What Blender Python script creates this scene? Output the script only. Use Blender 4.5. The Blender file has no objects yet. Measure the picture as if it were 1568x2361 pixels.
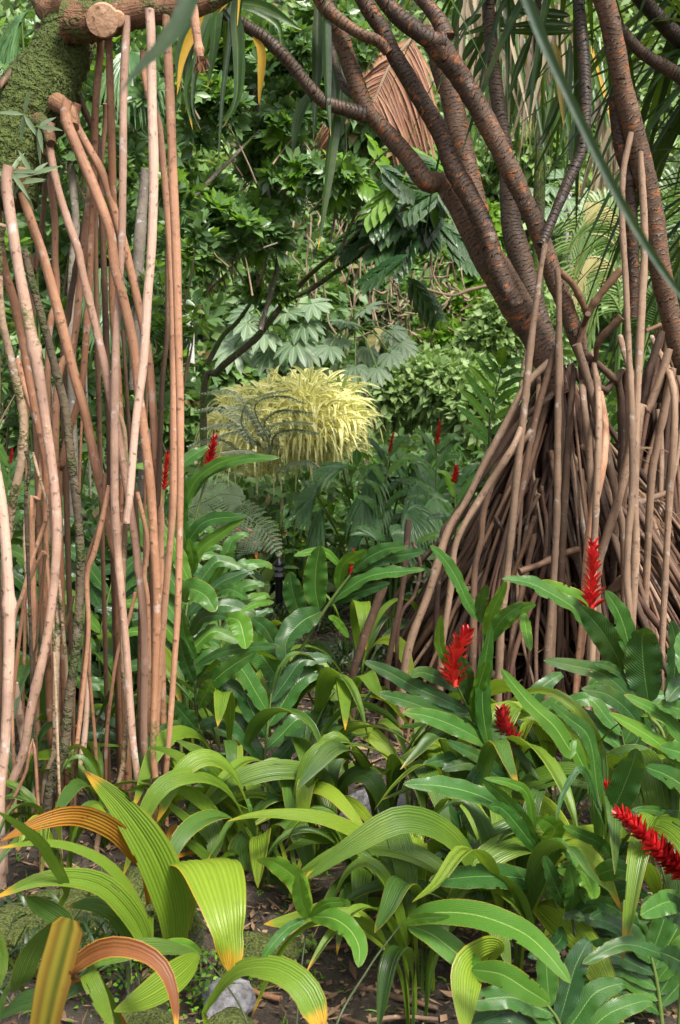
import bpy, math, random
import numpy as np
from mathutils import Vector, Matrix
random.seed(7); rng = np.random.default_rng(11)
SC = bpy.context.scene; COL = SC.collection
R = math.radians
# ------------------------------------------------------------------ camera, sky, sun, exposure
CAM_H = 1.5; TILT = 7.8; FPX = 2532.0
cd = bpy.data.cameras.new('camera'); cam = bpy.data.objects.new('camera', cd); COL.objects.link(cam)
cam.location = (0, 0, CAM_H); cam.rotation_euler = (R(90 - TILT), 0, 0)
cd.sensor_fit = 'VERTICAL'; cd.sensor_height = 36; cd.lens = 36 * FPX / 2361
cd.clip_start = 0.05; cd.clip_end = 300
cd.dof.use_dof = True; cd.dof.focus_distance = 3.7; cd.dof.aperture_fstop = 8
SC.camera = cam
SUN_EL, SUN_AZ = 56, 142          # azimuth measured clockwise from +Y
w = bpy.data.worlds.new('World'); SC.world = w; w.use_nodes = True
nt = w.node_tree; bg = nt.nodes['Background']
sky = nt.nodes.new('ShaderNodeTexSky'); sky.sky_type = 'NISHITA'; sky.sun_disc = False
sky.sun_elevation = R(SUN_EL); sky.sun_rotation = R(SUN_AZ); sky.dust_density = 4; sky.air_density = 1; sky.ozone_density = 0.5
hs = nt.nodes.new('ShaderNodeHueSaturation'); hs.inputs['Saturation'].default_value = 0.35
nt.links.new(sky.outputs[0], hs.inputs['Color']); nt.links.new(hs.outputs[0], bg.inputs[0]); bg.inputs[1].default_value = 0.125
sd = bpy.data.lights.new('sun', 'SUN'); sd.energy = 3.0; sd.angle = R(13); sd.color = (1, 0.95, 0.86)
sun = bpy.data.objects.new('sun', sd); COL.objects.link(sun)
sdir = Vector((math.sin(R(SUN_AZ)) * math.cos(R(SUN_EL)), math.cos(R(SUN_AZ)) * math.cos(R(SUN_EL)), math.sin(R(SUN_EL))))
sun.rotation_euler = (-sdir).to_track_quat('-Z', 'Y').to_euler()
SC.view_settings.view_transform = 'Standard'; SC.view_settings.look = 'None'
SC.view_settings.exposure = 1.1; SC.view_settings.gamma = 1
SC.cycles.max_bounces = 7; SC.cycles.diffuse_bounces = 4; SC.cycles.transmission_bounces = 4; SC.cycles.transparent_max_bounces = 4

# ------------------------------------------------------------------ picture coordinates -> world
CR = np.array(cam.rotation_euler.to_matrix()); CL = np.array(cam.location)
def P(x, y, d):
    return CL + CR @ np.array([(x - 784) / FPX * d, -(y - 1180.5) / FPX * d, -d])
def gz(x, y):      # ground height
    h = 0.03 * math.sin(1.7 * x + 0.6) * math.cos(1.3 * y) + 0.015 * math.sin(5 * x + 2 * y)
    if y > 17: h += (y - 17) * 0.82 + 0.5 * math.sin(.8 * x)
    return h
def G(x, y):       # ray meets the ground near z = 0
    v = P(x, y, 1) - CL; t = -CL[2] / v[2] if v[2] < -1e-3 else 20
    p = CL + v * min(t, 20); p[2] = gz(p[0], p[1]); return p
REG = dict(A=(0, 0, 1000), B=(0, 1000, 1000), C=(0, 2000, 1000), D=(0, 3000, 1100), G=(800, 0, 1000), H=(1720, 0, 1000), N=(700, 1000, 1000),
           I=(1720, 1000, 1000), J=(700, 2000, 1000), K=(1720, 2000, 1000), M=(700, 3000, 1100), L=(1620, 3000, 1100), F=None)
def px(s):         # "A 10,20 30,40 B 5,6" -> picture points (x, y, depth offset)
    r = None; out = []
    for t in s.split():
        if t in REG: r = REG[t]; continue
        v = [float(q) for q in t.split(',')]; o = v[2] if len(v) > 2 else 0.0
        if r: k = r[2] / 1568; x = (r[0] + v[0] * k) * 1568 / 2720; y = (r[1] + v[1] * k) * 1568 / 2720
        else: x, y = v[0], v[1]
        out.append((x, y, o))
    return out
def path(s, d0, d1=None):
    q = px(s); d1 = d0 if d1 is None else d1; n = max(1, len(q) - 1)
    return [P(x, y, d0 + (d1 - d0) * i / n + o) for i, (x, y, o) in enumerate(q)]
def crom(pts, n):
    p = np.array(pts, float)
    if len(p) == 2: t = np.linspace(0, 1, n)[:, None]; return p[0] * (1 - t) + p[1] * t
    seg = np.r_[0, np.cumsum(np.linalg.norm(np.diff(p, axis=0), axis=1) + 1e-9)]
    pp = np.vstack([2 * p[0] - p[1], p, 2 * p[-1] - p[-2]]); out = []
    for u in np.linspace(0, seg[-1], n):
        i = min(len(p) - 2, max(0, int(np.searchsorted(seg, u, 'right') - 1))); t = (u - seg[i]) / (seg[i + 1] - seg[i])
        a, b, c, d = pp[i:i + 4]
        out.append(0.5 * (2 * b + (c - a) * t + (2 * a - 5 * b + 4 * c - d) * t * t + (3 * b - a - 3 * c + d) * t ** 3))
    return np.array(out)
def nrmz(a): return a / (np.linalg.norm(a, axis=-1, keepdims=True) + 1e-12)

# ------------------------------------------------------------------ object helpers
def mk(name, V, Fq, mat, parent=None, uv=None, rnd=None, smooth=True):
    V = np.asarray(V, np.float32).reshape(-1, 3); Fq = np.asarray(Fq, np.int32)
    if parent is not None: V = V - np.array(parent.location, np.float32)
    m = bpy.data.meshes.new(name); k = Fq.shape[1]
    m.vertices.add(len(V)); m.vertices.foreach_set('co', V.ravel())
    m.loops.add(Fq.size); m.loops.foreach_set('vertex_index', Fq.ravel())
    m.polygons.add(len(Fq)); m.polygons.foreach_set('loop_start', np.arange(0, Fq.size, k, dtype=np.int32))
    m.polygons.foreach_set('use_smooth', np.full(len(Fq), smooth, bool))
    if uv is not None:
        l = m.uv_layers.new(name='UVMap'); l.data.foreach_set('uv', np.asarray(uv, np.float32)[Fq.ravel()].ravel())
    a = m.attributes.new('rnd', 'FLOAT', 'POINT')
    a.data.foreach_set('value', np.full(len(V), random.random(), np.float32) if rnd is None else np.asarray(rnd, np.float32))
    m.update(calc_edges=True); m.materials.append(mat)
    o = bpy.data.objects.new(name, m); COL.objects.link(o)
    if parent is not None: o.parent = parent
    return o
class MB:
    def __init__(s): s.V = []; s.F = []; s.U = []; s.R = []; s.n = 0
    def add(s, t, rnd=None):
        V, Fq, U = t[:3]; s.V.append(V); s.F.append(np.asarray(Fq) + s.n); s.U.append(U)
        r = t[3] if len(t) > 3 else np.full(len(V), random.random() if rnd is None else rnd); s.R.append(r); s.n += len(V)
    def build(s, name, mat, parent=None, smooth=True):
        return mk(name, np.vstack(s.V), np.vstack(s.F), mat, parent, np.vstack(s.U), np.concatenate(s.R), smooth)
def thing(name, loc, label, cat, group=None):
    o = bpy.data.objects.new(name, None); COL.objects.link(o); o.location = tuple(float(c) for c in loc); o.empty_display_size = .1
    return tag(o, label, cat, group)
def tag(o, label, cat, group=None, kind=None):
    if label: o['label'] = label
    if cat: o['category'] = cat
    if group: o['group'] = group
    if kind: o['kind'] = kind
    return o
def tube(pts, r, n=10, seg=None, jit=0.0, cap=True, bulge=None, vs=1.0):
    pts = np.array(pts, float); L = np.linalg.norm(np.diff(pts, axis=0), axis=1).sum()
    seg = seg or max(4, int(L / 0.05)); c = crom(pts, seg + 1)
    T = nrmz(np.gradient(c, axis=0)); up = np.array([0.3, -1, 0.1]); 
    S = nrmz(np.cross(T, up)); Bn = np.cross(S, T)
    rr = np.interp(np.linspace(0, 1, seg + 1), np.linspace(0, 1, len(r)), r) if np.ndim(r) else np.full(seg + 1, float(r))
    if jit: q_ = np.linspace(0, L, seg + 1); f_ = rng.uniform(0, 6, 3); rr = rr * (1 + jit * rng.normal(size=seg + 1)) * (1 + .05 * np.sin(q_ * 5 + f_[0]) + .035 * np.sin(q_ * 13 + f_[1]) + .02 * np.sin(q_ * 29 + f_[2]))
    if bulge:
        for b in bulge: rr = rr * (1 + 0.35 * np.exp(-((np.linspace(0, L, seg + 1) - b) / 0.012) ** 2))
    a = np.linspace(0, 2 * math.pi, n, endpoint=False)
    V = c[:, None] + rr[:, None, None] * (np.cos(a)[None, :, None] * S[:, None] + np.sin(a)[None, :, None] * Bn[:, None])
    if jit: V = V + rng.normal(size=V.shape) * rr[:, None, None] * jit * .5
    U = np.stack(np.broadcast_arrays((a / (2 * math.pi))[None], np.linspace(0, L * vs, seg + 1)[:, None]), -1).reshape(-1, 2)
    i = np.arange(seg)[:, None] * n; j = np.arange(n)[None]; j2 = (j + 1) % n
    Fq = np.stack([i + j, i + j2, i + n + j2, i + n + j], -1).reshape(-1, 4); V = V.reshape(-1, 3)
    if cap:
        k = len(V); V = np.vstack([V, V[:n], V[seg * n:seg * n + n], c[0] - T[0] * rr[0] * .12, c[-1] + T[-1] * rr[-1] * .12]); U = np.vstack([U, U[:n], U[seg * n:seg * n + n], [.5, 0], [.5, L]])
        j = np.arange(0, n, 2); e = k + n; m = k + 2 * n
        Fq = np.vstack([Fq, np.stack([k + (j + 2) % n, k + (j + 1) % n, k + j, np.full_like(j, m)], -1), np.stack([e + j, e + (j + 1) % n, e + (j + 2) % n, np.full_like(j, m + 1)], -1)])
    return V, Fq, U
# one big leaf as a ribbon along a spine
def prof_strap(v): return np.minimum(1, (v / .25) ** .6) * np.clip((1 - v) / .5, 0, 1) ** .75
def prof_pg(v): return np.clip(np.sin(math.pi * np.clip(v, 0, 1) ** .85), 0, 1) ** .8 + .03
def prof_gin(v): return np.clip(4 * v * (1 - v), 0, 1) ** .55 * (1 - .12 * v) + .02
def ribbon(pts, W, hint, prof=prof_pg, nx=10, seg=22, fold=.15, pleat=0., wave=0., petiole=0., pw=.012, curl=0., roll=0., thick=0.):
    c = crom(pts, seg + 1); v = np.linspace(0, 1, seg + 1); T = nrmz(np.gradient(c, axis=0)); h = nrmz(np.array(hint, float))
    S = np.cross(T, h); 
    for i in range(1, len(S)):
        if np.dot(S[i], S[i - 1]) < 0: S[i] = -S[i]
    S = nrmz(S + 1e-6); 
    for _ in range(2): S[1:-1] = nrmz(S[:-2] + S[1:-1] * 2 + S[2:])
    N = np.cross(S, T)
    if roll: a = roll * v[:, None]; S, N = S * np.cos(a) + N * np.sin(a), N * np.cos(a) - S * np.sin(a)
    b = np.clip((v - petiole) / (1 - petiole), 0, 1); wv = W * prof(b); wv = np.where(v < petiole, pw, np.maximum(wv, pw * (1 - b)))
    t = np.linspace(-1, 1, nx + 1); tu = t.copy()
    if pleat: g_ = .6 + .8 * rng.random(nx); t = np.r_[0, np.cumsum(g_)] / g_.sum() * 2 - 1; t = t - (t[nx // 2]) * (1 - np.abs(t))
    z = fold * np.abs(t)[None] * wv[:, None] / 2
    if pleat: z = z + pleat * wv[:, None] * (((np.arange(nx + 1) % 2) - .5) * (.35 + 1.1 * rng.random(nx + 1)))[None] * (1 + .3 * np.sin(v * 9 + random.random() * 6))[:, None]
    if curl: z = z - curl * (t ** 2)[None] * wv[:, None] / 2
    if wave:
        ph = random.random() * 6; z = z + wave * wv[:, None] * (np.abs(t) ** 2)[None] * np.sin(v[:, None] * 34 + ph + np.sign(t)[None] * .8) * .5
        z = z + wave * .6 * wv[:, None] * (np.abs(t) ** 2)[None] * np.sin(v[:, None] * 15 + ph * 2 + np.sign(t)[None])
    V = c[:, None] + S[:, None] * (t[None] * wv[:, None] / 2)[..., None] + N[:, None] * z[..., None]
    U = np.stack(np.broadcast_arrays((tu[None] + 1) / 2, b[:, None]), -1).reshape(-1, 2)
    edge_ = 1 + .035 * np.abs(tu[None]) ** 6 * rng.normal(size=(seg + 1, 1))
    k = nx + 1; i = np.arange(seg)[:, None] * k; j = np.arange(nx)[None]
    Fq = np.stack([i + j, i + j + 1, i + k + j + 1, i + k + j], -1); keep = np.ones((seg, nx), bool)
    if nx >= 8:
        lo = int(seg * max(.35, petiole + .15))
        for _ in range(random.choice((0, 0, 1, 2, 3))):      # nibbled edges
            y0 = random.randint(lo, seg - 4); dp_ = random.randint(1, max(1, nx // 7)); sd_ = random.random() < .5
            for e_ in range(dp_): h_ = max(0, dp_ - e_ - 1); cc = e_ if sd_ else nx - 1 - e_; keep[y0 - h_ // 2:y0 + h_ // 2 + 1, cc] = False
        for _ in range(random.choice((0, 0, 0, 0, 0, 1))): keep[random.randint(lo, seg - 4), random.randint(2, nx - 3)] = False      # small holes
    Fq = Fq[keep]
    return V.reshape(-1, 3), Fq, U
# many leaves at once
PR = dict(ell=lambda v: np.sin(math.pi * v) ** .7 + .02, obo=lambda v: np.clip(np.sin(math.pi * np.clip(v, 0, 1) ** 1.7), 0, 1) ** .7 + .04,
          strap=lambda v: np.clip((1 - v) * 1.8, 0.02, 1) ** .7, lance=lambda v: np.sin(math.pi * v ** .75) + .02, palm=lambda v: np.clip(np.sin(math.pi * np.clip(.12 + v * .88, 0, 1) ** .9), .02, 1))
def leaves(P0, D, N, L, W, droop=.15, prof='ell', seg=3, fold=.2, rnd=None, wave=0.):
    n = len(P0); D = nrmz(D); S = nrmz(np.cross(D, N) + 1e-9); N = np.cross(S, D); v = np.linspace(0, 1, seg + 1); t = np.array([-1., 0, 1])
    L = np.broadcast_to(L, n); W = np.broadcast_to(W, n); droop = np.broadcast_to(droop, n)
    c = P0[:, None] + D[:, None] * (L[:, None] * v)[..., None]; 
    c = c.copy(); c[..., 2] -= (droop * L)[:, None] * v ** 2
    c += (D * np.array([-1, -1, 0]))[:, None] * ((droop ** 2 * L * .25)[:, None] * v ** 3)[..., None]
    wv = W[:, None] * PR[prof](v)[None] / 2
    V = c[:, :, None] + S[:, None, None] * (wv[..., None] * t)[..., None] + N[:, None, None] * (wv[..., None] * fold * np.abs(t) * 2 * .5)[..., None]
    m = (seg + 1) * 3; i = (np.arange(n) * m)[:, None, None] + (np.arange(seg) * 3)[None, :, None] + np.arange(2)[None, None]
    Fq = np.stack([i, i + 1, i + 4, i + 3], -1).reshape(-1, 4)
    U = np.broadcast_to(np.stack(np.broadcast_arrays((t[None] + 1) / 2, v[:, None]), -1)[None], (n, seg + 1, 3, 2)).reshape(-1, 2)
    r = rng.random(n) if rnd is None else np.broadcast_to(rnd, n)
    return V.reshape(-1, 3), Fq, U, np.repeat(r, m)
def rdir(n, up=0.): 
    a = rng.normal(size=(n, 3)); a = nrmz(a); a[:, 2] += up; return nrmz(a)
def rosettes(C, Ax, k, L, W, spread=.9, **kw):      # k leaves round each axis
    n = len(C); Ax = nrmz(Ax); r = rdir(n); E1 = nrmz(np.cross(Ax, r)); E2 = np.cross(Ax, E1)
    a = (np.arange(k) / k * 2 * math.pi * 1.618 * 1.0)[None] + rng.random((n, 1)) * 6; s = spread * (.6 + .6 * rng.random((n, k)))
    D = E1[:, None] * np.cos(a)[..., None] * s[..., None] + E2[:, None] * np.sin(a)[..., None] * s[..., None] + Ax[:, None] * (1.1 - .4 * s)[..., None]
    N = Ax[:, None] - D * .2; q = n * k
    sc = (.75 + .5 * rng.random((n, 1))) * (.8 + .4 * rng.random((n, k))); rn = np.clip(rng.random((n, 1)) * .7 + rng.random((n, k)) * .3, 0, 1)
    return leaves(np.repeat(C, k, 0), D.reshape(-1, 3), (N + .15 * rng.normal(size=N.shape)).reshape(-1, 3), (L * sc).ravel(), (W * sc).ravel(), rnd=rn.ravel(), **kw)
def blob_pts(blobs, n, shell=.45):    # points spread through lumps given as (x, y, depth, rx, ry) in picture units
    out = []; ax = []; wt = np.array([b[3] * b[4] for b in blobs], float); wt /= wt.sum()
    for b, q in zip(blobs, wt):
        k = max(3, int(n * q)); c = P(b[0], b[1], b[2]); s = b[2] / FPX; d = rdir(k); r = (1 - shell * rng.random((k, 1)) ** 1.5)
        ry = b[4] * s; rx = b[3] * s; rd = (b[5] if len(b) > 5 else min(rx, ry))
        p = c + d * r * np.array([rx, rd, ry]); p += rng.normal(size=p.shape) * .08 * min(rx, ry)
        out.append(p); ax.append(d)
    return np.vstack(out), np.vstack(ax)

# ------------------------------------------------------------------ materials
def newmat(name):
    m = bpy.data.materials.new(name); m.use_nodes = True; t = m.node_tree; t.nodes.clear(); return m, t
class NT:
    def __init__(s, t): s.t = t
    def n(s, ty, **kw):
        x = s.t.nodes.new(ty)
        for k, v in kw.items():
            if k.startswith('i_'): x.inputs[int(k[2:]) if k[2:].isdigit() else k[2:].replace('_', ' ')].default_value = v
            else: setattr(x, k, v)
        return x
    def l(s, a, b): s.t.links.new(a, b)
    def math(s, op, a, b=None, c=None):
        x = s.n('ShaderNodeMath', operation=op)
        for i, v in enumerate((a, b, c)):
            if v is None: continue
            if isinstance(v, (int, float)): x.inputs[i].default_value = v
            else: s.l(v, x.inputs[i])
        return x.outputs[0]
    def mix(s, f, a, b):
        x = s.n('ShaderNodeMix', data_type='RGBA')
        for i, v in ((0, f), (6, a), (7, b)):
            if isinstance(v, (int, float)): x.inputs[i].default_value = v
            elif isinstance(v, tuple): x.inputs[i].default_value = (*v, 1)
            else: s.l(v, x.inputs[i])
        return x.outputs[2]
    def noise(s, vec, sc, det=3, rough=.55, dist=0.):
        x = s.n('ShaderNodeTexNoise'); x.inputs['Scale'].default_value = sc; x.inputs['Detail'].default_value = det; x.inputs['Roughness'].default_value = rough
        x.inputs['Distortion'].default_value = dist
        if vec is not None: s.l(vec, x.inputs['Vector'])
        return x.outputs[0]
    def ss(s, v, a, b):   # smoothstep
        x = s.n('ShaderNodeMapRange', interpolation_type='SMOOTHSTEP'); s.l(v, x.inputs[0]); x.inputs[1].default_value = a; x.inputs[2].default_value = b; return x.outputs[0]
def leafmat(name, c1, c2, *a_, **k_):
    f_ = .88 if any(w_ in name for w_ in ('pleated', 'ginger', 'strap')) else 1.; return leafmat_(name, tuple(x * f_ for x in c1), tuple(x * f_ for x in c2), *a_, **k_)
def leafmat_(name, c1, c2, dry=(.55, .32, .03), brown=(.16, .06, .02), rib=None, ribw=.02, stripes=0, sa=.25, edge=0., tip=0., rough=.38, trans=.3, dryr=1.1, bump=.3, lat=0, spots=.15, vari=None, spec=.5, vin=.12):
    m, t = newmat(name); q = NT(t); tc = q.n('ShaderNodeTexCoord'); at = q.n('ShaderNodeAttribute', attribute_name='rnd'); rn = at.outputs['Fac']
    oi = q.n('ShaderNodeObjectInfo'); sx = q.n('ShaderNodeSeparateXYZ'); q.l(tc.outputs['UV'], sx.inputs[0]); u, v = sx.outputs[0], sx.outputs[1]
    nz = q.noise(tc.outputs['Object'], 9, 4); 
    f = q.math('ADD', q.math('MULTIPLY', rn, .7), q.math('MULTIPLY', nz, .45)); f = q.math('SUBTRACT', f, .08)
    col = q.mix(q.ss(f, .05, .95), c1, c2)
    ad = q.math('ABSOLUTE', q.math('SUBTRACT', u, .5))
    nb = q.noise(tc.outputs['Object'], 4.5, 5, .65); col = q.mix(q.math('MULTIPLY', q.ss(nb, .5, .72), .4), col, tuple(min(1, a * .6 + b_ * .25) for a, b_ in zip(c2, (.35, .33, .05))))
    nd = q.noise(tc.outputs['Object'], 26, 3, .7); col = q.mix(q.math('MULTIPLY', q.ss(nd, .62, .74), .35), col, tuple(x * .45 for x in c1))
    h = None
    if vari: col = q.mix(q.ss(ad, vin, vin + .13), col, vari)
    if stripes:
        st = q.math('SINE', q.math('MULTIPLY', u, stripes * 6.2832)); st = q.math('MULTIPLY_ADD', st, .5, .5)
        col = q.mix(q.math('MULTIPLY', st, sa), col, tuple(min(1, x * 1.9 + .02) for x in c2)); h = st
        col = q.mix(q.math('MULTIPLY', q.ss(q.noise(None, 1), 0, 1), 0.0), col, c1)
    if lat:
        ang = q.math('ADD', q.math('MULTIPLY', v, lat * 6.2832), q.math('MULTIPLY', ad, -lat * 3.2)); st = q.math('MULTIPLY_ADD', q.math('SINE', ang), .5, .5)
        col = q.mix(q.math('MULTIPLY', st, sa * .5), col, tuple(min(1, x * 1.6 + .01) for x in c2)); h = st
    if rib: col = q.mix(q.math('MULTIPLY', q.ss(ad, ribw, ribw * .4), .8), col, rib)
    if edge or tip:
        cmb = q.n('ShaderNodeCombineXYZ'); q.l(q.math('MULTIPLY', u, 7), cmb.inputs[0]); q.l(q.math('MULTIPLY', v, 2.2), cmb.inputs[1]); q.l(q.math('MULTIPLY', rn, 37), cmb.inputs[2])
        n2 = q.noise(cmb.outputs[0], 1.0, 3); e = q.math('MULTIPLY', q.ss(ad, .45, .51), edge); tp = q.math('MULTIPLY', q.math('MULTIPLY', q.ss(v, .84, 1.03), tip), q.math('MULTIPLY_ADD', rn, .9, .25))
        amt = q.math('MULTIPLY', q.math('ADD', e, tp), q.math('ADD', q.math('MULTIPLY', n2, 1.6), q.math('MULTIPLY', rn, .6)))
        col = q.mix(q.ss(amt, .25, .75), col, dry); col = q.mix(q.ss(amt, .95, 1.35), col, brown)
    if spots:
        n3 = q.noise(tc.outputs['Object'], 60, 2); col = q.mix(q.math('MULTIPLY', q.ss(n3, .68, .74), spots), col, brown)
    if dryr < 1: col = q.mix(q.ss(rn, dryr, dryr + .02), col, dry)
    pb = q.n('ShaderNodeBsdfPrincipled'); q.l(col, pb.inputs['Base Color']); q.l(q.math('MULTIPLY_ADD', nb, .3, rough - .13), pb.inputs['Roughness'])
    pb.inputs['Specular IOR Level'].default_value = spec
    bn = q.noise(tc.outputs['Object'], 35, 3); hh = bn
    if h is not None: hh = q.math('ADD', q.math('MULTIPLY', bn, .4), h)
    b = q.n('ShaderNodeBump'); b.inputs['Strength'].default_value = bump; b.inputs['Distance'].default_value = .004; q.l(hh, b.inputs['Height']); q.l(b.outputs[0], pb.inputs['Normal'])
    out = q.n('ShaderNodeOutputMaterial'); tr = q.n('ShaderNodeBsdfTranslucent')
    tcol = q.mix(.5, col, (.25, .42, .02)) if c2[1] > c2[0] * 1.3 and not vari else col
    q.l(tcol, tr.inputs[0]); mx = q.n('ShaderNodeMixShader'); mx.inputs[0].default_value = trans; q.l(pb.outputs[0], mx.inputs[1]); q.l(tr.outputs[0], mx.inputs[2]); q.l(mx.outputs[0], out.inputs[0])
    return m
def barkmat(name, c1, c2, c3=None, ring=0., orange=None, moss=0., mosscol=(.07, .11, .015), dark=.5, rough=.75, lich=0., lichcol=(.45, .42, .38), bump=.5, streak=0., ringsc=45):
    m, t = newmat(name); q = NT(t); tc = q.n('ShaderNodeTexCoord'); at = q.n('ShaderNodeAttribute', attribute_name='rnd'); rn = at.outputs['Fac']
    sx = q.n('ShaderNodeSeparateXYZ'); q.l(tc.outputs['UV'], sx.inputs[0]); u, v = sx.outputs[0], sx.outputs[1]; ob = tc.outputs['Object']
    n1 = q.noise(ob, 6, 4); f = q.math('ADD', q.math('MULTIPLY', rn, .6), q.math('MULTIPLY', n1, .6)); col = q.mix(q.ss(f, .2, .95), c1, c2)
    nL = q.noise(ob, 2.3, 4, .6); col = q.mix(q.math('MULTIPLY', q.ss(nL, .48, .66), .55), col, tuple(x * .5 + .008 for x in c1)); nM = q.noise(ob, 11, 5, .7); col = q.mix(q.math('MULTIPLY', q.ss(nM, .55, .7), .3), col, tuple(min(1, x * 1.25 + .03) for x in c2))
    n2 = q.noise(ob, 55, 3); col = q.mix(q.math('MULTIPLY', q.ss(n2, .58, .72), dark), col, tuple(x * .3 for x in c1)); h = n2
    if streak:
        cb = q.n('ShaderNodeCombineXYZ'); q.l(q.math('MULTIPLY', q.math('COSINE', q.math('MULTIPLY', u, 6.2832)), 9), cb.inputs[0]); q.l(q.math('MULTIPLY', q.math('SINE', q.math('MULTIPLY', u, 6.2832)), 9), cb.inputs[1]); q.l(q.math('MULTIPLY', v, 2.5), cb.inputs[2])
        n5 = q.noise(cb.outputs[0], 1.2, 4); col = q.mix(q.math('MULTIPLY', q.ss(n5, .45, .7), streak), col, tuple(x * .45 for x in c2)); h = q.math('ADD', q.math('MULTIPLY', n5, 1.2), n2)
    if ring:
        n3 = q.noise(ob, 22, 3); ph = q.math('ADD', q.math('MULTIPLY', v, ringsc), q.math('MULTIPLY', n3, 3.2)); r = q.math('FRACT', ph)
        rr = q.ss(q.math('ABSOLUTE', q.math('SUBTRACT', r, .5)), .5, .34); col = q.mix(q.math('MULTIPLY', q.math('SUBTRACT', 1.0, rr), ring), col, tuple(x * .28 for x in c1))
        h = q.math('ADD', q.math('MULTIPLY', rr, 1.3), q.math('MULTIPLY', n2, .5))
    if orange:
        cb = q.n('ShaderNodeCombineXYZ'); q.l(q.math('MULTIPLY', u, 5), cb.inputs[0]); q.l(q.math('MULTIPLY', v, 30), cb.inputs[1]); q.l(rn, cb.inputs[2])
        n4 = q.noise(cb.outputs[0], 1.0, 3, .7); col = q.mix(q.math('MULTIPLY', q.ss(n4, .54, .66), .8), col, orange)
    if lich:
        n6 = q.noise(ob, 16, 4, .65); col = q.mix(q.math('MULTIPLY', q.ss(n6, .60, .68), lich), col, lichcol)
    if moss:
        n7 = q.noise(ob, 7, 5, .7); mf = q.ss(n7, .62 - moss * .35, .74 - moss * .35); n8 = q.noise(ob, 90, 2); mc = q.mix(n8, tuple(x * .4 for x in mosscol), tuple(x * 1.7 for x in mosscol)); col = q.mix(mf, col, mc)
        h = q.math('ADD', h, q.math('MULTIPLY', mf, q.math('MULTIPLY', n8, 2.5)))
    pb = q.n('ShaderNodeBsdfPrincipled'); q.l(col, pb.inputs['Base Color']); pb.inputs['Roughness'].default_value = rough; pb.inputs['Specular IOR Level'].default_value = .35
    b = q.n('ShaderNodeBump'); b.inputs['Strength'].default_value = bump; b.inputs['Distance'].default_value = .006; q.l(h, b.inputs['Height']); q.l(b.outputs[0], pb.inputs['Normal'])
    out = q.n('ShaderNodeOutputMaterial'); q.l(pb.outputs[0], out.inputs[0]); return m

M = {}
M['root'] = barkmat('prop_root_bark', (.25, .115, .058), (.52, .275, .165), dark=.85, moss=.08, mosscol=(.16, .12, .045), rough=.45, lich=.45, bump=.5, lichcol=(.56, .47, .42), streak=.4)
M['root_pale'] = barkmat('pale_root_bark', (.33, .185, .125), (.58, .385, .29), dark=.9, moss=.06, mosscol=(.2, .17, .08), rough=.5, lich=.6, bump=.5, lichcol=(.6, .56, .53), streak=.4)
M['root_brown'] = barkmat('brown_root_bark', (.085, .045, .024), (.21, .115, .065), dark=.6, rough=.55, bump=.3, streak=.3)
M['root_moss'] = barkmat('mossy_root_bark', (.22, .14, .08), (.40, .28, .18), dark=.9, rough=.8, moss=.32, mosscol=(.09, .10, .03), lich=.6, bump=.8)
M['root_dark'] = barkmat('dark_mossy_root_bark', (.035, .027, .016), (.10, .075, .045), dark=.9, rough=.9, moss=.4, lich=.25, bump=1., mosscol=(.05, .06, .02), lichcol=(.28, .27, .22))
M['cone_root'] = barkmat('weathered_root_bark', (.055, .03, .019), (.185, .105, .065), dark=.6, rough=.65, lich=.3, bump=.5, streak=.6, lichcol=(.42, .4, .38))
M['cone_pale'] = barkmat('pale_weathered_root_bark', (.16, .10, .064), (.34, .22, .145), dark=.7, rough=.6, lich=.4, bump=.45, streak=.5, lichcol=(.5, .48, .46))
M['trunk_moss'] = barkmat('mossy_trunk_bark', (.16, .08, .035), (.34, .20, .10), dark=1., rough=.9, moss=.78, mosscol=(.07, .095, .02), lich=.6, lichcol=(.3, .36, .25), bump=1.8)
M['branch_bark'] = barkmat('branch_bark', (.17, .08, .04), (.36, .19, .105), dark=.9, rough=.8, moss=.45, mosscol=(.07, .08, .02), bump=1.0, streak=.4, lich=.4, lichcol=(.5, .36, .26))
M['stub'] = barkmat('sawn_wood', (.52, .28, .15), (.66, .44, .30), dark=.9, rough=.8, lich=.2, bump=.5)
M['scar'] = barkmat('ringed_bark', (.05, .030, .020), (.155, .09, .056), ring=.38, orange=(.33, .11, .035), dark=.9, rough=.6, lich=.5, bump=.55, lichcol=(.26, .2, .16), ringsc=62)
M['scar_dark'] = barkmat('dark_ringed_bark', (.036, .025, .018), (.10, .066, .045), ring=.4, orange=(.13, .06, .03), dark=.7, rough=.5, bump=.7, lich=.35, lichcol=(.18, .16, .15), ringsc=66)
M['bark_bg'] = barkmat('grey_bark', (.10, .08, .06), (.24, .20, .16), dark=.8, lich=.8, bump=.6, moss=.2, lichcol=(.5, .49, .46))
M['bark_white'] = barkmat('white_bark', (.3, .28, .26), (.55, .53, .5), dark=.9, lich=.5, bump=.5)
M['twig'] = barkmat('twig_bark', (.14, .09, .055), (.32, .24, .16), dark=.4, bump=.4)
M['twig_moss'] = barkmat('mossy_twig_bark', (.06, .05, .03), (.13, .10, .06), dark=.6, moss=.55, lich=.6, bump=.9, lichcol=(.4, .42, .36))
M['inner'] = barkmat('shade_toned_inner_root_bark', (.03, .014, .009), (.12, .06, .038), dark=.6, rough=.8, bump=.4, streak=.5)  # bark colour darkened to put shade inside the root cones
GR = dict(rib=(.30, .42, .10))
M['pg'] = leafmat('pleated_leaf', (.045, .105, .008), (.145, .25, .018), stripes=11, sa=.22, edge=.45, tip=.9, rough=.36, trans=.3, bump=.5)
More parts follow.
